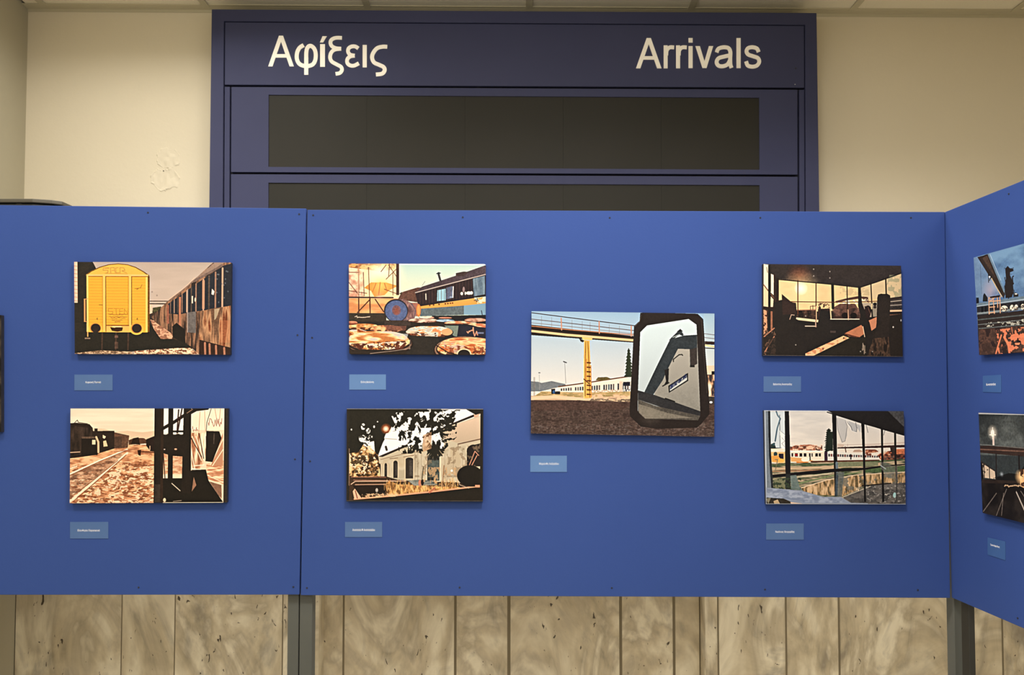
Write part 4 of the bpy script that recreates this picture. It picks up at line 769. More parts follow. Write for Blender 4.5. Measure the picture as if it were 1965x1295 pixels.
def pic_crane(Q):
    p = Pic(Q, 800, 534, (96, 132, 170), 8)
    p.poly([(40, -300), (1600, -300), (1600, 1300), (40, 1300)], (84, 120, 158), col2=(92, 112, 150)); p.poly([(72, 100), (1600, -200), (1600, 560), (72, 620)], (112, 150, 186), .5)
    p.tex([(72, 100), (1600, -300), (1600, 600), (72, 640)], [(80, 108, 146), (124, 158, 190)], 260, 120, .7); p.poly([(72, 190), (130, 180), (250, 420), (260, 640), (100, 640)], (112, 134, 164), .6)
    p.glow(245, 520, 120, (196, 170, 180), .6, 1.)
    p.line([(140, 260), (152, 560)], 4, (84, 100, 124))
    p.poly([(110, 180), (215, 150), (330, 420), (390, 570), (380, 610), (320, 510), (215, 350)], (56, 48, 44)); p.poly([(160, 190), (210, 165), (300, 400), (250, 330)], (90, 72, 60), .6); p.line([(222, 150), (330, 410), (395, 560)], 16, (106, 128, 146)); p.line([(240, 155), (350, 420)], 6, (160, 180, 200))
    p.lines([[(222, 340), (225, 440)], [(250, 380), (235, 420)]], 9, (40, 36, 36)); p.ell(234, 385, 10, 8, (230, 230, 236)); p.line([(255, 400), (320, 520), (360, 590)], 8, (196, 170, 130)); p.line([(313, 510), (315, 560)], 6, (150, 150, 150))
    p.poly([(395, 300), (420, 272), (445, 300), (445, 370), (470, 430), (480, 520), (465, 595), (400, 605), (388, 500), (402, 400)], (44, 40, 40)); p.spots([(385, 290), (480, 290), (490, 600), (385, 600)], (44, 40, 40), 20, 30, .6); p.rect(424, 590, 434, 640, (40, 36, 36))
    p.poly([(165, 640), (170, 575), (182, 552), (215, 600), (215, 640)], (40, 42, 44)); p.poly([(98, 600), (125, 600), (128, 690), (100, 690)], (36, 36, 40)); p.poly([(480, 560), (500, 545), (530, 565), (530, 590), (480, 595)], (50, 50, 50)); p.ell(505, 562, 14, 8, (190, 190, 190))
    p.poly([(100, 660), (594, 585), (1600, 440), (1600, 520), (594, 640), (105, 700)], (104, 122, 136)); p.poly([(105, 695), (594, 630), (1600, 500), (1600, 800), (594, 720), (110, 800)], (50, 50, 54)); p.line([(110, 765), (594, 712), (1600, 600)], 18, (120, 130, 134)); p.line([(105, 690), (594, 618)], 8, (150, 164, 176))
    for x in (150, 185, 470, 540, 570, 700, 800, 1000): p.poly([(x, 700-(x-150)*.12), (x+22, 697-(x-150)*.12), (x+22, 750-(x-150)*.12), (x, 752-(x-150)*.12)], (30, 32, 34))
    for x, w in ((385, 36), (465, 22), (508, 18), (575, 20), (660, 30), (900, 40)): p.ell(x, 712-(x-385)*.09, w, 30, (236, 220, 196)); p.spots([(x-w, 680), (x+w, 670), (x+w, 740), (x-w, 745)], (90, 84, 80), 20, 16, .6)
    p.lines([[(228, 600), (232, 835)], [(270, 600), (290, 830)], [(340, 595), (345, 770)], [(315, 600), (318, 700)]], 11, (190, 150, 122)); p.lines([[(228, 605), (345, 590)], [(230, 640), (345, 630)], [(232, 700), (290, 695)], [(230, 835), (292, 828)], [(228, 760), (290, 750)], [(235, 640), (285, 600)]], 8, (200, 160, 130)); p.poly([(240, 590), (340, 575), (340, 595), (240, 605)], (50, 40, 36))
    p.poly([(112, 790), (594, 730), (1600, 640), (1600, 1500), (132, 1500)], (52, 46, 44)); p.line([(112, 830), (594, 780)], 10, (84, 90, 90)); p.lines([[(118, 880), (594, 830)], [(125, 920), (594, 880), (1600, 800)]], 6, (110, 116, 116)); p.spots([(180, 860), (594, 820), (900, 800), (900, 860), (594, 880), (190, 905)], (190, 190, 176), 24, 14, .58, .8)
    p.poly([(125, 930), (594, 890), (1600, 800), (1600, 1500), (132, 1500)], (74, 56, 50)); p.tex([(125, 930), (594, 890), (1600, 800), (1600, 1500), (132, 1500)], [(52, 42, 40), (92, 68, 58), (70, 54, 48)], 60, 40, .9)
    S = (226, 132, 98)
    p.line([(355, 990), (330, 1070), (300, 1180)], 16, S, .9); p.line([(385, 1010), (415, 1060), (430, 1100), (440, 1180)], 24, S, .9); p.line([(430, 1020), (530, 1010), (700, 990)], 9, S, .8); p.line([(460, 910), (475, 990)], 12, (190, 120, 92), .8); p.poly([(490, 1070), (550, 1065), (540, 1090), (500, 1090)], S); p.spots([(300, 930), (900, 880), (1000, 1100), (320, 1190)], S, 40, 40, .62, .9); p.line([(560, 930), (530, 950)], 10, S, .7)
    return p.finish()

def pic_night(Q):
    p = Pic(Q, 800, 534, (52, 54, 54), 9)
    p.poly([(200, 100), (1500, 100), (1500, 520), (200, 520)], (62, 64, 64), col2=(66, 70, 68)); p.tex([(290, 160), (1400, 160), (1400, 500), (290, 500)], [(52, 56, 56), (92, 98, 98)], 120, 60, .8); p.glow(430, 250, 150, (110, 116, 114), .6)
    p.poly([(300, 370), (1400, 400), (1400, 520), (300, 510)], (54, 60, 62)); p.poly([(380, 480), (440, 460), (490, 465), (518, 420), (600, 440), (800, 470), (800, 530), (380, 510)], (30, 30, 30)); p.glow(406, 465, 16, (180, 190, 200), .9)
    p.line([(364, 270), (366, 330)], 11, (214, 196, 186)); p.glow(361, 258, 34, (255, 240, 220), 1., 1.); p.ell(361, 262, 8, 18, (255, 250, 240)); p.line([(361, 234), (361, 290)], 4, (250, 236, 220)); p.line([(347, 270), (376, 270)], 4, (250, 236, 220))
    p.poly([(300, 325), (370, 322), (518, 332), (1400, 400), (1400, 440), (518, 378), (300, 358)], (58, 46, 42)); p.line([(300, 342), (518, 352), (1400, 420)], 5, (104, 80, 70)); p.lines([[(300, 318), (518, 336), (1400, 395)]], 3, (110, 112, 110)); p.line([(378, 365), (380, 505)], 7, (44, 40, 40)); p.line([(491, 375), (494, 530)], 8, (36, 32, 32))
    p.poly([(300, 402), (372, 452), (376, 490), (310, 482)], (206, 186, 164)); p.spots([(300, 402), (372, 452), (376, 490), (310, 482)], (70, 60, 54), 20, 20, .55); p.lines([[(318, 415), (322, 500)], [(345, 435), (347, 495)]], 5, (60, 52, 48)); p.poly([(298, 405), (308, 405), (318, 480), (305, 510)], (26, 22, 22)); p.line([(303, 402), (372, 448)], 6, (60, 54, 52))
    p.poly([(303, 505), (518, 515), (800, 540), (1400, 600), (1400, 1000), (300, 1000)], (36, 32, 30)); p.tex([(303, 505), (1400, 560), (1400, 1000), (300, 1000)], [(30, 27, 26), (50, 45, 42)], 60, 60, .8); p.poly([(310, 490), (500, 500), (500, 512), (310, 510)], (50, 42, 38))
    p.poly([(493, 455), (518, 440), (700, 430), (700, 560), (518, 535), (498, 525)], (206, 160, 116)); p.glow(497, 480, 30, (255, 206, 150), 1., .8); p.spots([(497, 440), (700, 430), (700, 550), (500, 525)], (80, 56, 44), 24, 24, .6)
    p.scrib(420, 520, 500, 530, 10, 5, (190, 160, 130), .8)
    p.lines([[(478, 550), (520, 640), (600, 800)], [(500, 550), (560, 640), (700, 800)], [(380, 670), (410, 590), (430, 540)], [(316, 650), (380, 560)], [(415, 560), (405, 670)]], 4, (130, 120, 114), .7); p.lines([[(478, 555), (518, 645)]], 5, (196, 186, 176), .8)
    p.line([(292, 163), (520, 167)], 7, (206, 206, 206), .8)
    return p.finish()
# ================================================================ THE ROOM
WY = .90                                   # plane of the wall behind the display
XL = onY(48, 300, WY).x                    # left corner
XR = 5.6; YB = -5.0; ZC = onY(982, 22, WY).z
FLOOR = props(box('floor', XL-.1, XR, YB, 1.3, -.08, 0, M['floor']), kind='structure')
NX0 = onY(612, 1200, WY).x; NX1 = onY(1353, 1200, WY).x; ND = .075   # shallow niche clad in marble
wall = empty('wall_back', ((XL+XR)/2, WY, 0), kind='structure')
# plaster wall: blocks left, right and above the niche plus the niche's own back
NT = 1.62
def joined(name, boxes, mat, parent=None, **k):
    V = []; Fc = []
    for x0, x1, y0, y1, z0, z1 in boxes:
        b = len(V); V += [(x0, y0, z0), (x1, y0, z0), (x1, y1, z0), (x0, y1, z0), (x0, y0, z1), (x1, y0, z1), (x1, y1, z1), (x0, y1, z1)]
        Fc += [tuple(b+i for i in f) for f in ((0, 1, 5, 4), (1, 2, 6, 5), (2, 3, 7, 6), (3, 0, 4, 7), (4, 5, 6, 7), (3, 2, 1, 0))]
    return mesh(name, V, Fc, mat, parent, **k)
MT = .014                                   # slab thickness
joined('plaster', [(XL-.1, NX0-MT, WY+MT, WY+.25, 0, NT), (NX1+MT, XR, WY+MT, WY+.25, 0, NT), (NX0-MT, NX1+MT, WY+ND+MT, WY+.25, 0, NT), (XL-.1, XR, WY, WY+.25, NT, ZC+.3)], M['plaster'], wall)
# vertical marble slabs, two heights
def slabs(xs, Y, pxs=True):
    for a, b in xs:
        x0 = onY(a, 1220, Y).x; x1 = onY(b, 1220, Y).x
        x0 = max(x0, XL+.002)
        if x1-x0 < .01: continue
        for z0, z1 in ((0.0, .985), (.988, NT-.004)):
            d = random.uniform(-.0008, .0008)
            box('slab', x0, x1, Y+d, Y+MT, z0, z1, M['marble'], wall, .0012)
slabs([(-180, 22.6), (24.6, 231.6), (233.8, 333.8), (336, 541), (543.2, 611.5)], WY)
slabs([(619.3, 657.2), (660.8, 871.3), (876, 973.5), (979.5, 1188.6), (1193.8, 1291), (1296, 1342)], WY+ND)
slabs([(1353.8, 1376.8), (1380, 1507), (1510.6, 1608.6), (1612.4, 1822), (1824.6, 1922), (1926, 2132), (2135, 2236), (2239, 2450)], WY)
for x0, x1 in ((NX0-MT, NX0), (NX1, NX1+MT)):
    box('slab', x0, x1, WY+.001, WY+ND+.001, 0, NT-.004, M['marble'], wall, .001)
# grout strips filling the joints behind the faces
joined('grout', [(XL, NX0-MT, WY+.003, WY+MT, 0, NT-.004), (NX1+MT, 4.0, WY+.003, WY+MT, 0, NT-.004), (NX0, NX1, WY+ND+.003, WY+ND+MT, 0, NT-.004)], M['grout'], wall)
# blistered plaster: a raised patch with a crumbling rim and a small hole
def patch():
    a = onY(285, 278, WY); b = onY(362, 378, WY); nx, nz = 60, 78; V = []; Fc = []
    rr = np.random.RandomState(3); g = rr.rand(14, 14)
    def ns(u, v):
        x = u*12.9; y = v*12.9; i, j = int(x), int(y); fx, fy = x-i, y-j
        return (g[j, i]*(1-fx)+g[j, i+1]*fx)*(1-fy)+(g[j+1, i]*(1-fx)+g[j+1, i+1]*fx)*fy
    for j in range(nz+1):
        for i in range(nx+1):
            u, v = i/nx*.999, j/nz*.999; x = 285+77*u; y = 278+100*v
            wob = (ns(u, v)-.5)*.34+(ns((u*2.3) % 1*.99, (v*2.1) % 1*.99)-.5)*.22
            d1 = math.hypot((x-321)/22, (y-304)/20)+wob; d2 = math.hypot((x-318)/27, (y-344)/22)+wob
            d = min(d1, d2); h = 0
            if d < 1: h = .0016+.0032*max(0, 1-abs(d-.95)/.05)*(1 if x < 326 else .3)*(1 if ns(v, 1-u) > .36 else .15)+(ns(v, u)-.5)*.0045
            if math.hypot(x-314, y-328) < 1.6: h = -.0006
            fade = min(1, min(u, 1-u)*14, min(v, 1-v)*14)
            V.append((a.x+(b.x-a.x)*u, WY+.0004-max(h, -.0003)*fade, a.z+(b.z-a.z)*v))
    for j in range(nz):
        for i in range(nx): q = j*(nx+1)+i; Fc.append((q, q+1, q+nx+2, q+nx+1))
    o = mesh('plaster_blister', V, Fc, M['plaster'], wall, smooth=True); o['label'] = 'blistered patch of cracked plaster'
patch()
c = onY(314, 328, WY); box('nail_hole', c.x-.0016, c.x+.0016, WY-.0022, WY+.0006, c.z-.0016, c.z+.0016, M['cab_dark'], wall)
props(box('wall_left', XL-.12, XL, YB, WY, 0, ZC+.3, M['plaster_shaded']), kind='structure')
props(box('wall_right', XR, XR+.12, YB, 1.3, 0, ZC+.3, M['plaster']), kind='structure')
props(box('wall_front', XL-.1, XR, YB-.12, YB, 0, ZC+.3, M['plaster']), kind='structure')

# ---- suspended ceiling on a grid, a touch out of level
ceil = empty('ceiling', (0, WY, ZC), kind='structure')
TS = 312.3/F*(WY-CAM.y)*1.0
tx0 = onY(1322, 20, WY).x
joined('plenum', [(XL, XR, YB, WY, ZC+.03, ZC+.05)], M['dark'], ceil)
ks = range(-5, 8)
tmesh = None; tb = None
for r in range(9):
    for k in ks:
        x0 = tx0+TS*k; x1 = x0+TS
        if x1 > XR or x0 < XL-TS*.99: continue
        x0 = max(x0, XL+.004); y1 = WY-.026-(TS)*r; y0 = y1-TS
        if y0 < YB: continue
        g = .006
        if x1-x0 > TS-.01 and tmesh:
            o = bpy.data.objects.new('ceiling_tile', tmesh); COL.objects.link(o); o.parent = ceil; o.location = Vector(((x0+x1)/2, (y0+y1)/2, ZC+.009))-ceil.location
        else:
            o = box('ceiling_tile', x0+g, x1-g, y0+g, y1-g, ZC+.002, ZC+.016, M['tile'], ceil, .003)
            if x1-x0 > TS-.01: tmesh = o.data
    yy = WY-.026-TS*r
    if yy > YB: box('grid_bar', XL, XR, yy-.012, yy+.012, ZC-.0015, ZC+.0015, M['tbar'], ceil)
for k in ks:
    x = tx0+TS*k
    if XL < x < XR: box('grid_bar', x-.012, x+.012, YB, WY-.024, ZC-.0032, ZC-.0002, M['tbar'], ceil)
box('wall_angle', XL, XR, WY-.024, WY-.0005, ZC-.002, ZC, M['tbar'], ceil); box('wall_angle', XL, XR, WY-.0025, WY-.0005, ZC-.013, ZC-.002, M['tbar'], ceil)
ceil.rotation_euler = (0, math.radians(.36), 0)

# ================================================================ ARRIVALS BOARD
SY = .775
sgn = empty('arrivals_board', (onY(985, 300, SY).x, WY, onY(985, 905, SY).z), 'large navy metal station arrivals board with white lettering and blank dark rows', 'sign')
def lx(y): return 406-(y-18)*.0128
def rx(y): return 1567.3+(y-24)*.0138
fo = [(406, 17.5), (1567.3, 24.5), (rx(905), 905), (lx(905), 905)]
fi = [(429.5, 40.5), (1545.3, 47.3), (1545.3+(880-47)*.003, 880), (429.5-(880-40)*.006, 880)]
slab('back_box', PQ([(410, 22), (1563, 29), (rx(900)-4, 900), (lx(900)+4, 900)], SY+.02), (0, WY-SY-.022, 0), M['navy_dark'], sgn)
ring('outer_frame', PQ(fo, SY), PQ(fi, SY), (0, .06, 0), M['navy'], sgn, .0022)
hd = slab('header_panel', PQ([(431.5, 42.5), (1543.3, 49.3), (1543.6, 168.2), (431, 162.6)], SY+.003), (0, .014, 0), M['navy'], sgn, .0018)
slab('side_strip', PQ([(431, 166.2), (441, 166.2), (438.5, 878), (427.5, 878)], SY+.004), (0, .013, 0), M['navy'], sgn, .0015)
slab('side_strip', PQ([(1533.6, 172), (1543.5, 172), (1545.5, 878), (1535.5, 878)], SY+.004), (0, .013, 0), M['navy'], sgn, .0015)
rows = [([(443.8, 166.6), (1530.6, 172), (1530.9, 335), (442.9, 330)], [(515.6, 182), (1457, 187.6), (1457.5, 325.5), (515.2, 320)]),
        ([(442.9, 334), (1530.9, 339), (1531.4, 503), (442.2, 499)], [(515.2, 350.6), (1457.6, 355.4), (1458, 494), (515, 489)])]
for ro, ri in rows:
    fr = ring('display_row', PQ(ro, SY+.003), PQ(ri, SY+.003), (0, .014, 0), M['navy'], sgn, .0016)
    for i in range(5):
        a, b = i/5, (i+1)/5
        def L2(p, q, t): return (p[0]+(q[0]-p[0])*t, p[1]+(q[1]-p[1])*t)
        gx = .12
        T0 = L2(ri[0], ri[1], a); T1 = L2(ri[0], ri[1], b); B0 = L2(ri[3], ri[2], a); B1 = L2(ri[3], ri[2], b)
        slab('display_pane', PQ([(T0[0]+gx, T0[1]-3), (T1[0]-gx, T1[1]-3), (B1[0]-gx, B1[1]+3), (B0[0]+gx, B0[1]+3)], SY+.0065), (0, .006, 0), M['screen'], fr)
slab('lower_panel', PQ([(442.2, 503), (1531.4, 507), (1533.5, 878), (439.5, 878)], SY+.003), (0, .014, 0), M['navy'], sgn, .0016)
screw(hd, onY(1527, 131, SY+.003), (0, -1, 0), .0034); screw(hd, onY(1525.5, 162, SY+.003), (0, -1, 0), .002, M['screw_light'])
LT = [('Α', 514.8, 564.2, 68.8, 127.8), ('φ', 565.7, 610, 83.5, 144), ('ί', 614, 627.5, 69.8, 128.6), ('ξ', 630, 660, 69.2, 145.5), ('ε', 662.5, 690.5, 85.5, 130.3), ('ι', 696, 704, 86.5, 129.7), ('ς', 710.2, 743.5, 86, 147),
      ('A', 1220.2, 1269.3, 73.3, 131.4), ('r', 1273.4, 1293.7, 87.2, 131.4), ('r', 1297.1, 1317.9, 87.2, 131.4), ('i', 1321, 1329, 73.3, 131), ('v', 1334.3, 1368.5, 88.7, 131), ('a', 1371.3, 1407, 87.2, 131.9), ('l', 1413, 1421.1, 73.3, 131), ('s', 1428, 1460.4, 87.2, 132)]
def stroke(paths, w):
    """letter drawn with a round-cornered pen: list of polylines -> flat ribbon polygons"""
    V = []; P = []
    for pts in paths:
        pts = [Vector((x, y, 0)) for x, y in pts]; n = len(pts); L = []; R = []
        for i, p in enumerate(pts):
            t = (pts[min(i+1, n-1)]-pts[max(i-1, 0)]).normalized(); nn = Vector((-t.y, t.x, 0))*w/2
            L.append(p+nn); R.append(p-nn)
        b = len(V); V += L+R
        P += [(b+i, b+i+1, b+n+i+1, b+n+i) for i in range(n-1)]
    return V, P
def arc(cx, cy, rx_, ry_, a0, a1, n=14): return [(cx+rx_*math.cos(math.radians(a0+(a1-a0)*i/n)), cy+ry_*math.sin(math.radians(a0+(a1-a0)*i/n))) for i in range(n+1)]
def smooth(pts, k=7):
    P = [pts[0]]+list(pts)+[pts[-1]]; out = []
    for i in range(1, len(P)-2):
        p0, p1, p2, p3 = [np.array(q, float) for q in P[i-1:i+3]]
        for j in range(k):
            t = j/k; out.append(tuple(.5*((2*p1)+(-p0+p2)*t+(2*p0-5*p1+4*p2-p3)*t*t+(-p0+3*p1-3*p2+p3)*t**3)))
    return out+[tuple(pts[-1])]
def pen(paths, w=0, polys=()):
    fl = lambda q: [(x, -y) for x, y in q]; parts = []
    for k, q in enumerate(paths): parts.append((*stroke([fl(smooth(q))], w), k))
    for k, q in enumerate(polys): parts.append(([Vector((x, -y, 0)) for x, y in q], [tuple(range(len(q)))], k+len(paths)))
    return [v for a in parts for v in a[0]], None, parts
def rc(x0, y0, x1, y1): return [(x0, y0), (x1, y0), (x1, y1), (x0, y1)]
LA = lambda x0, x1, y0, y1, w: [[(x0, y1), (x0+w, y1), ((x0+x1)/2+w*.48, y0), ((x0+x1)/2-w*.48, y0)], [(x1, y1), (x1-w, y1), ((x0+x1)/2-w*.48, y0), ((x0+x1)/2+w*.48, y0)], rc(x0+(x1-x0)*.24, y0+(y1-y0)*.60, x1-(x1-x0)*.24, y0+(y1-y0)*.715)]
GL = {
 'Α': pen([], 0, LA(662, 905, 338, 628, 41)),
 'φ': pen([[(996, 422), (955, 450), (932, 500), (932, 560), (960, 606), (1020, 624), (1080, 610), (1108, 566), (1112, 500), (1095, 452), (1062, 429), (1034, 445), (1022, 490), (1021, 560)]], 39, [rc(1001, 540, 1041, 708)]),
 'ί': pen([], 0, [rc(1152, 418, 1197, 632), [(1150, 402), (1180, 402), (1215, 343), (1174, 343)]]),
 'ξ': pen([[(1357, 358), (1300, 358), (1262, 375), (1251, 405), (1264, 436), (1300, 455), (1350, 460)], [(1350, 462), (1290, 470), (1257, 500), (1248, 545), (1264, 582), (1310, 610), (1348, 632), (1357, 662), (1338, 690), (1298, 698)]], 35),
 'ε': pen([[(1512, 458), (1482, 440), (1445, 441), (1418, 460), (1414, 492), (1435, 518), (1477, 526)], [(1477, 527), (1432, 535), (1407, 560), (1406, 594), (1430, 617), (1470, 621), (1517, 598)]], 36),
 'ι': pen([], 0, [rc(0, 0, 10, 60)]),
 'ς': pen([[(1782, 443), (1740, 442), (1690, 456), (1654, 500), (1643, 545), (1662, 590), (1710, 614), (1748, 634), (1758, 664), (1735, 696), (1678, 704)]], 37),
 'A': pen([], 0, LA(188, 418, 343, 615, 40)),
 'r': pen([[(461, 500), (466, 455), (492, 430), (532, 430)]], 34, [rc(437, 412, 473, 615)]),
 'i': pen([], 0, [rc(660, 415, 697, 612), rc(660, 343, 697, 384)]),
 'v': pen([], 0, [[(722, 415), (762, 415), (822, 612), (785, 612)], [(882, 415), (843, 415), (785, 612), (822, 612)]]),
 'a': pen([[(914, 474), (930, 441), (975, 427), (1022, 434), (1041, 468), (1040, 530), (1042, 585), (1052, 616)], [(1040, 500), (985, 512), (932, 528), (914, 562), (930, 594), (970, 601), (1014, 584), (1040, 540)]], 36),
 'l': pen([], 0, [rc(0, 0, 10, 60)]),
 's': pen([[(1291, 470), (1275, 438), (1235, 426), (1195, 434), (1180, 462), (1196, 491), (1240, 507), (1284, 524), (1296, 558), (1275, 590), (1235, 601), (1192, 590), (1176, 552)]], 35)}
for ch, x0, x1, y0, y1 in LT:
    glyph('letter', ch, PQ([(x0, y0), (x1, y0), (x1, y1), (x0, y1)], SY+.0028), .0018, (0, -1, 0), M['letter'], hd, GL[ch])

# ================================================================ DISPLAY PANELS
BT = .012
def grp(pts): return pts
def panel_post(parent, px0, px1, Y, py, depth=.035, z1=1.98, mat=None):
    x0 = onY(px0, py, Y).x; x1 = onY(px1, py, Y).x
    box('post', x0, x1, Y, Y+depth, .006, z1, mat or M['steel'], parent, .0015)
    box('foot_plate', x0-.0005, x1+.0005, Y, Y+depth+.16, 0, .006, M['steel'], parent)
# left panel
q = PQ([(-355, 389.5), (587.3, 400), (574.3, 1141), (-355, 1141.5)], 0)
pl = empty('display_panel', (onY(80, 760, 0).x, 0, 0), 'blue display panel at the left, holding the yellow wagon photograph', 'display panel')
slab('board', q, (0, BT, 0), M['board'], pl, .0012)
for x, y in ((284, 408), (574, 411), (571, 643), (566, 881), (266, 1127), (563, 1126)): screw(pl, onY(x, y, 0), (0, -1, 0))
panel_post(pl, 551.5, 572.6, BT+.001, 1220); panel_post(pl, -352, -331, BT+.001, 1220)
# middle panel
qm = PQ([(589.8, 402.5), (1813, 406.5), (1823.5, 1147.3), (577, 1142)], 0)
pm_ = empty('display_panel', (onY(1200, 760, 0).x, 0, 0), 'wide middle blue display panel, holding the truck mirror photograph', 'display panel')
slab('board', qm, (0, BT, 0), M['board'], pm_, .0012)
for x, y in ((601, 413), (888, 417), (1170, 418), (1459, 418), (1748, 418), (599, 648), (595, 885), (589, 1128), (882, 1127), (1174, 1128), (1468, 1131), (1761, 1132)): screw(pm_, onY(x, y, 0), (0, -1, 0))
panel_post(pm_, 574.6, 598.6, BT+.001, 1220); panel_post(pm_, 1831.5, 1851, BT+.001, 1220)
# right panel: stands at right angles, running towards the camera
PC = onY(1820, 760, 0)+Vector((.0015, 0, 0)); PC.z = 0
dv = Vector((-.0598, 1, 0)).normalized(); nv = Vector((-dv.y, dv.x, 0))   # nv: front side, facing left
def RP(px, py, off=0.): return onP(px, py, PC+nv*off, nv)
def extend(a, b, L):                       # walk from a through b (both on the panel) for a length L along the panel
    d = b-a; return a+d*(L/math.hypot(d.x, d.y))
tl = RP(1814, 406.5); tr = extend(tl, RP(1965, 345.3), 1.25); bl = RP(1828, 1147.3); br = extend(bl, RP(1965, 1206), 1.25)
tl = tl-(tr-tl).normalized()*.022; bl = bl-(br-bl).normalized()*.004
pr_ = empty('display_panel', (tl+tr).xy.to_3d()/2, 'blue display panel at the right edge, turned at right angles and receding to the corner', 'display panel')
slab('board', [tl, tr, br, bl], -nv*BT, M['board'], pr_, .0012)
for x, y in ((1936, 372), (1953, 1186)): screw(pr_, RP(x, y), nv)
for s0 in (.012, 1.15):
    a = PC-dv*s0-nv*(BT+.001)
    fr = [a, a-nv*.016, a-nv*.016-dv*.03, a-dv*.03]
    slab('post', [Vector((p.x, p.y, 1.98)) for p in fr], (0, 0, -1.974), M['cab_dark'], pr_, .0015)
    fr = [a+dv*.001, a-nv*.16+dv*.001, a-nv*.16-dv*.031, a-dv*.031]
    slab('foot_plate', [Vector((p.x, p.y, .006)) for p in fr], (0, 0, -.006), M['steel'], pr_)

# ================================================================ PHOTOGRAPHIC PRINTS
def photo(front, nrm, arr, label, th=.012, rnd=0., matname='print'):
    n = Vector(nrm); c = sum(front, Vector())/4
    t = empty('photo_print', Vector((c.x, c.y, min(front[2].z, front[3].z)))-n*th, label, 'photograph', 'photographic prints on the blue display panels')
    TL, TR, BR, BL = front
    if rnd:
        P = []
        for p, a, b in ((TL, BL, TR), (TR, TL, BR), (BR, TR, BL), (BL, BR, TL)):
            u = (a-p).normalized()*rnd; v = (b-p).normalized()*rnd
            P += [p+u, p+(u+v)*.3, p+v]
    else: P = list(front)
    slab('backing_board', [p-n*.0006 for p in P], -n*(th-.0006), M['core'], t, .0006)
    # printed sheet with picture coordinates
    H = np.array
    def uv(p):
        A = [[0, 0], [1, 0], [1, 1], [0, 1]]
        best = None; s_, r_ = .5, .5
        for _ in range(8):
            q_ = TL*(1-s_)*(1-r_)+TR*s_*(1-r_)+BR*s_*r_+BL*(1-s_)*r_
            e = p-q_; ds = (TR-TL)*(1-r_)+(BR-BL)*r_; dr = (BL-TL)*(1-s_)+(BR-TR)*s_
            s_ += e.dot(ds)/ds.dot(ds); r_ += e.dot(dr)/dr.dot(dr)
        return (s_, 1-r_)
    # subdivided a little so the mapping follows the sheet evenly
    K = 1 if rnd else 6
    if rnd: V = P; Fc = [tuple(range(len(P)))]
    else:
        V = [TL.lerp(TR, i/K).lerp(BL.lerp(BR, i/K), j/K) for j in range(K+1) for i in range(K+1)]
        Fc = [(j*(K+1)+i, j*(K+1)+i+1, (j+1)*(K+1)+i+1, (j+1)*(K+1)+i) for j in range(K) for i in range(K)]
    o = mesh('printed_sheet', V, Fc, print_material(matname, arr), t)
    me = o.data
    if me.polygons[0].normal.dot(n) < 0: me.flip_normals()
    ul = me.uv_layers.new(name='UVMap'); org = wloc(o)
    for lp in me.loops: ul.data[lp.index].uv = uv(me.vertices[lp.vertex_index].co+org)
    return t
TH = .012
fy = (0, -1, 0)
PR = [(pic_wagon, [(142.3, 502.4), (443.3, 503.6), (441.6, 680.6), (143.4, 678.8)], 'photograph of a yellow goods wagon beside rusty carriages, upper print on the left panel', 0.),
      (pic_yard, [(135.3, 783.8), (437.3, 783.6), (435.2, 964.2), (133.7, 965.4)], 'sepia photograph of tracks and a broken window, lower print on the left panel', 0.),
      (pic_barrels, [(669.5, 505.6), (932.2, 506.6), (931.6, 681.2), (670, 679.6)], 'photograph of rusty drum lids and a low sun, round-cornered print', .004),
      (pic_warehouse, [(665.4, 784), (927.2, 784.6), (926.2, 962.6), (664.6, 962.2)], 'photograph of a pale warehouse with arched openings behind dark trees', 0.),
      (pic_mirror, [(1020, 597), (1371, 601.6), (1370.6, 838), (1018.6, 831.6)], 'largest photograph, showing a truck mirror, a yellow column and an overhead walkway', 0.),
      (pic_office, [(1464.4, 506.4), (1729, 509.8), (1732.4, 684.2), (1464.4, 682)], 'dark photograph from inside a cabin looking out through sunlit windows', 0.),
      (pic_trains, [(1466.2, 787.5), (1734.2, 788.8), (1738, 967.6), (1470, 967)], 'photograph of white trains seen through a broken window frame', 0.)]
for fn, qd, lb, rd in PR: photo(PQ(qd, -TH), fy, fn(), lb, TH, rd, fn.__name__.replace('pic_', 'print_'))
# two on the right panel, cut by the frame of the photograph
def crop_to(p, ox, oy, k): x, y = proj(p); return ((x-ox)/k, (y-oy)/k)
for fn, a, b, a2, b2, ox, oy, k, lb in ((pic_crane, (1868.3, 494.3), (1879, 681.3), (1965, 467.4), (1965, 675.7), 1855, 460, .18519, 'dusk photograph of gantry, cypress and lit train, upper print on right panel'),
                                        (pic_night, (1877.7, 791.8), (1885.5, 984), (1965, 795), (1965, 1003.5), 1765, 730, .38610, 'night photograph of tracks and a glowing lamp, lower print on the right panel')):
    A = RP(*a, TH); B = RP(*b, TH); h = (A-B).length; Lw = h*1.5
    A2 = extend(A, RP(*a2, TH), Lw); B2 = extend(B, RP(*b2, TH), Lw)
    quad = [crop_to(p, ox, oy, k) for p in (A, A2, B2, B)]
    photo([A, A2, B2, B], nv, fn(quad), lb, TH, 0., fn.__name__.replace('pic_', 'print_'))
# a dark print whose right edge just enters the frame at the far left
e = PQ([(-300, 598), (2.2, 604.5), (2.2, 829), (-300, 832)], -TH)
dk = Pic([(0, 0), (900, 600)], 450, 300, (46, 44, 42), 11); dk.tex([(0, 0), (900, 0), (900, 600), (0, 600)], [(34, 32, 32), (66, 60, 54)], 160, 60)
photo(e, fy, dk.finish(), 'dark photograph on the left panel, only its right edge in view', TH, 0., 'print_dark')

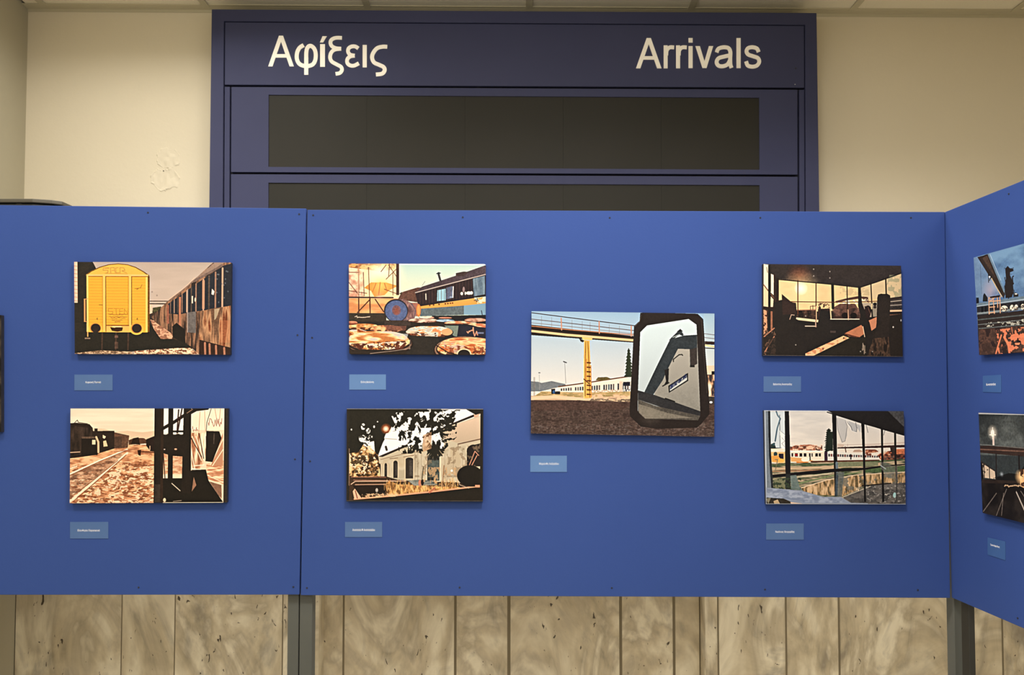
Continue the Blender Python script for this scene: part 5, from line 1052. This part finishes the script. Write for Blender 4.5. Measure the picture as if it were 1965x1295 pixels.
# ================================================================ CAPTION CARDS
CP = [('Κυριακή Παππά', (142.7, 216, 718.6, 749), (164.2, 193.6, 731.2, 736), 'card_b', 'yellow wagon photograph'),
      ('Ελευθερία Παρασκευά', (134.4, 207.6, 1001.4, 1033.2), (149, 191.5, 1015.4, 1020.4), 'card_b', 'sepia tracks photograph'),
      ('Ελένη Καλέντη', (670.3, 740.6, 718.3, 747.5), (692.6, 717.2, 730.8, 735.6), 'card_a', 'rusty drum lids photograph'),
      ('Αναστασία Φ Αναστασιάδου', (662, 733.3, 1001.4, 1030.4), (676.4, 719.4, 1014, 1018.8), 'card_b', 'pale warehouse photograph'),
      ('Μαριάνθη Λαζαρίδου', (1017.6, 1087.8, 874.4, 905.4), (1034.6, 1072.2, 887.4, 892.6), 'card_a', 'large truck mirror photograph'),
      ('Βαλεντίνη Αναστασίδης', (1465.4, 1537.2, 722, 751.8), (1483.8, 1520, 735, 740), 'card_b', 'dark cabin photograph'),
      ('Νικόλαος Θεοχαρίδης', (1470.4, 1542.4, 1004.4, 1035.4), (1488, 1524.8, 1018, 1023), 'card_b', 'white trains photograph')]
for tx, (x0, x1, y0, y1), (a0, a1, b0, b1), mt, lb in CP:
    qd = PQ([(x0, y0), (x1, y0), (x1, y1), (x0, y1)], -.001)
    o = slab('caption_card', qd, (0, .001, 0), M[mt], None)
    props(o, 'small pale blue caption card below the '+lb, 'label', 'caption cards under the prints')
    glyph('lettering', tx, PQ([(a0, b0), (a1, b0), (a1, b1), (a0, b1)], -.001), .0002, fy, M['card_text'], o)
for tx, (x0, x1, y0, y1), tq, lb in (('Κωνσταντίνα', (1886, 1921, 721, 752), [(1892.8, 735.2), (1910.6, 734.2), (1910.6, 739.4), (1892.8, 739.8)], 'dusk gantry photograph on the right panel'),
                                     ('Τριαντάφυλλος', (1895, 1929, 1031, 1064), [(1900.4, 1042.8), (1918.2, 1047.6), (1918.2, 1052.2), (1900.4, 1047.2)], 'night tracks photograph on the right panel')):
    k1 = .30*(y0-760)/350 if y0 > 760 else -.06; k2 = k1+.09
    qd = [RP(x0, y0, .001), RP(x1, y0+(x1-x0)*k1, .001), RP(x1, y1+(x1-x0)*k2, .001), RP(x0, y1, .001)]
    o = slab('caption_card', qd, -nv*.001, M['card_c'], None)
    props(o, 'small pale blue caption card below the '+lb, 'label', 'caption cards under the prints')
    glyph('lettering', tx, [RP(*p, .001) for p in tq], .0002, nv, M['card_text'], o)

# ================================================================ CABINET BEHIND THE LEFT PANEL
KY = .42
zt = onY(40, 381, KY).z; xr = onY(107.5, 390, KY).x; x0 = XL+.002
cb = empty('cabinet', ((x0+xr)/2, KY+.15, 0), 'grey cabinet with chamfered overhanging lid, its top showing above the left panel', 'cabinet')
def plan(x0, x1, y0, y1, c): return [(x0, y0), (x1-c, y0), (x1-c*.3, y0+c*.22), (x1, y0+c*.45), (x1, y1-c*.45), (x1-c, y1), (x0, y1)]
def prism(name, pl_, z0, z1, mat, bev=0.): return slab(name, [(x, y, z1) for x, y in pl_], (0, 0, z0-z1), mat, cb, bev)
prism('lid', plan(x0, xr, KY, KY+.32, .075), zt-.012, zt, M['cab'], .002)
prism('body', plan(x0+.01, xr-.014, KY+.016, KY+.30, .07), 1.25, zt-.013, M['cab_dark'], .002)
for i in range(5):
    x = x0+.05+i*.075
    if x < xr-.09: box('rib', x, x+.016, KY+.008, KY+.016, 1.25, zt-.014, M['cab'], cb)
prism('collar', plan(x0+.004, xr-.006, KY+.006, KY+.31, .073), zt-.022, zt-.016, M['cab_dark'], .001)
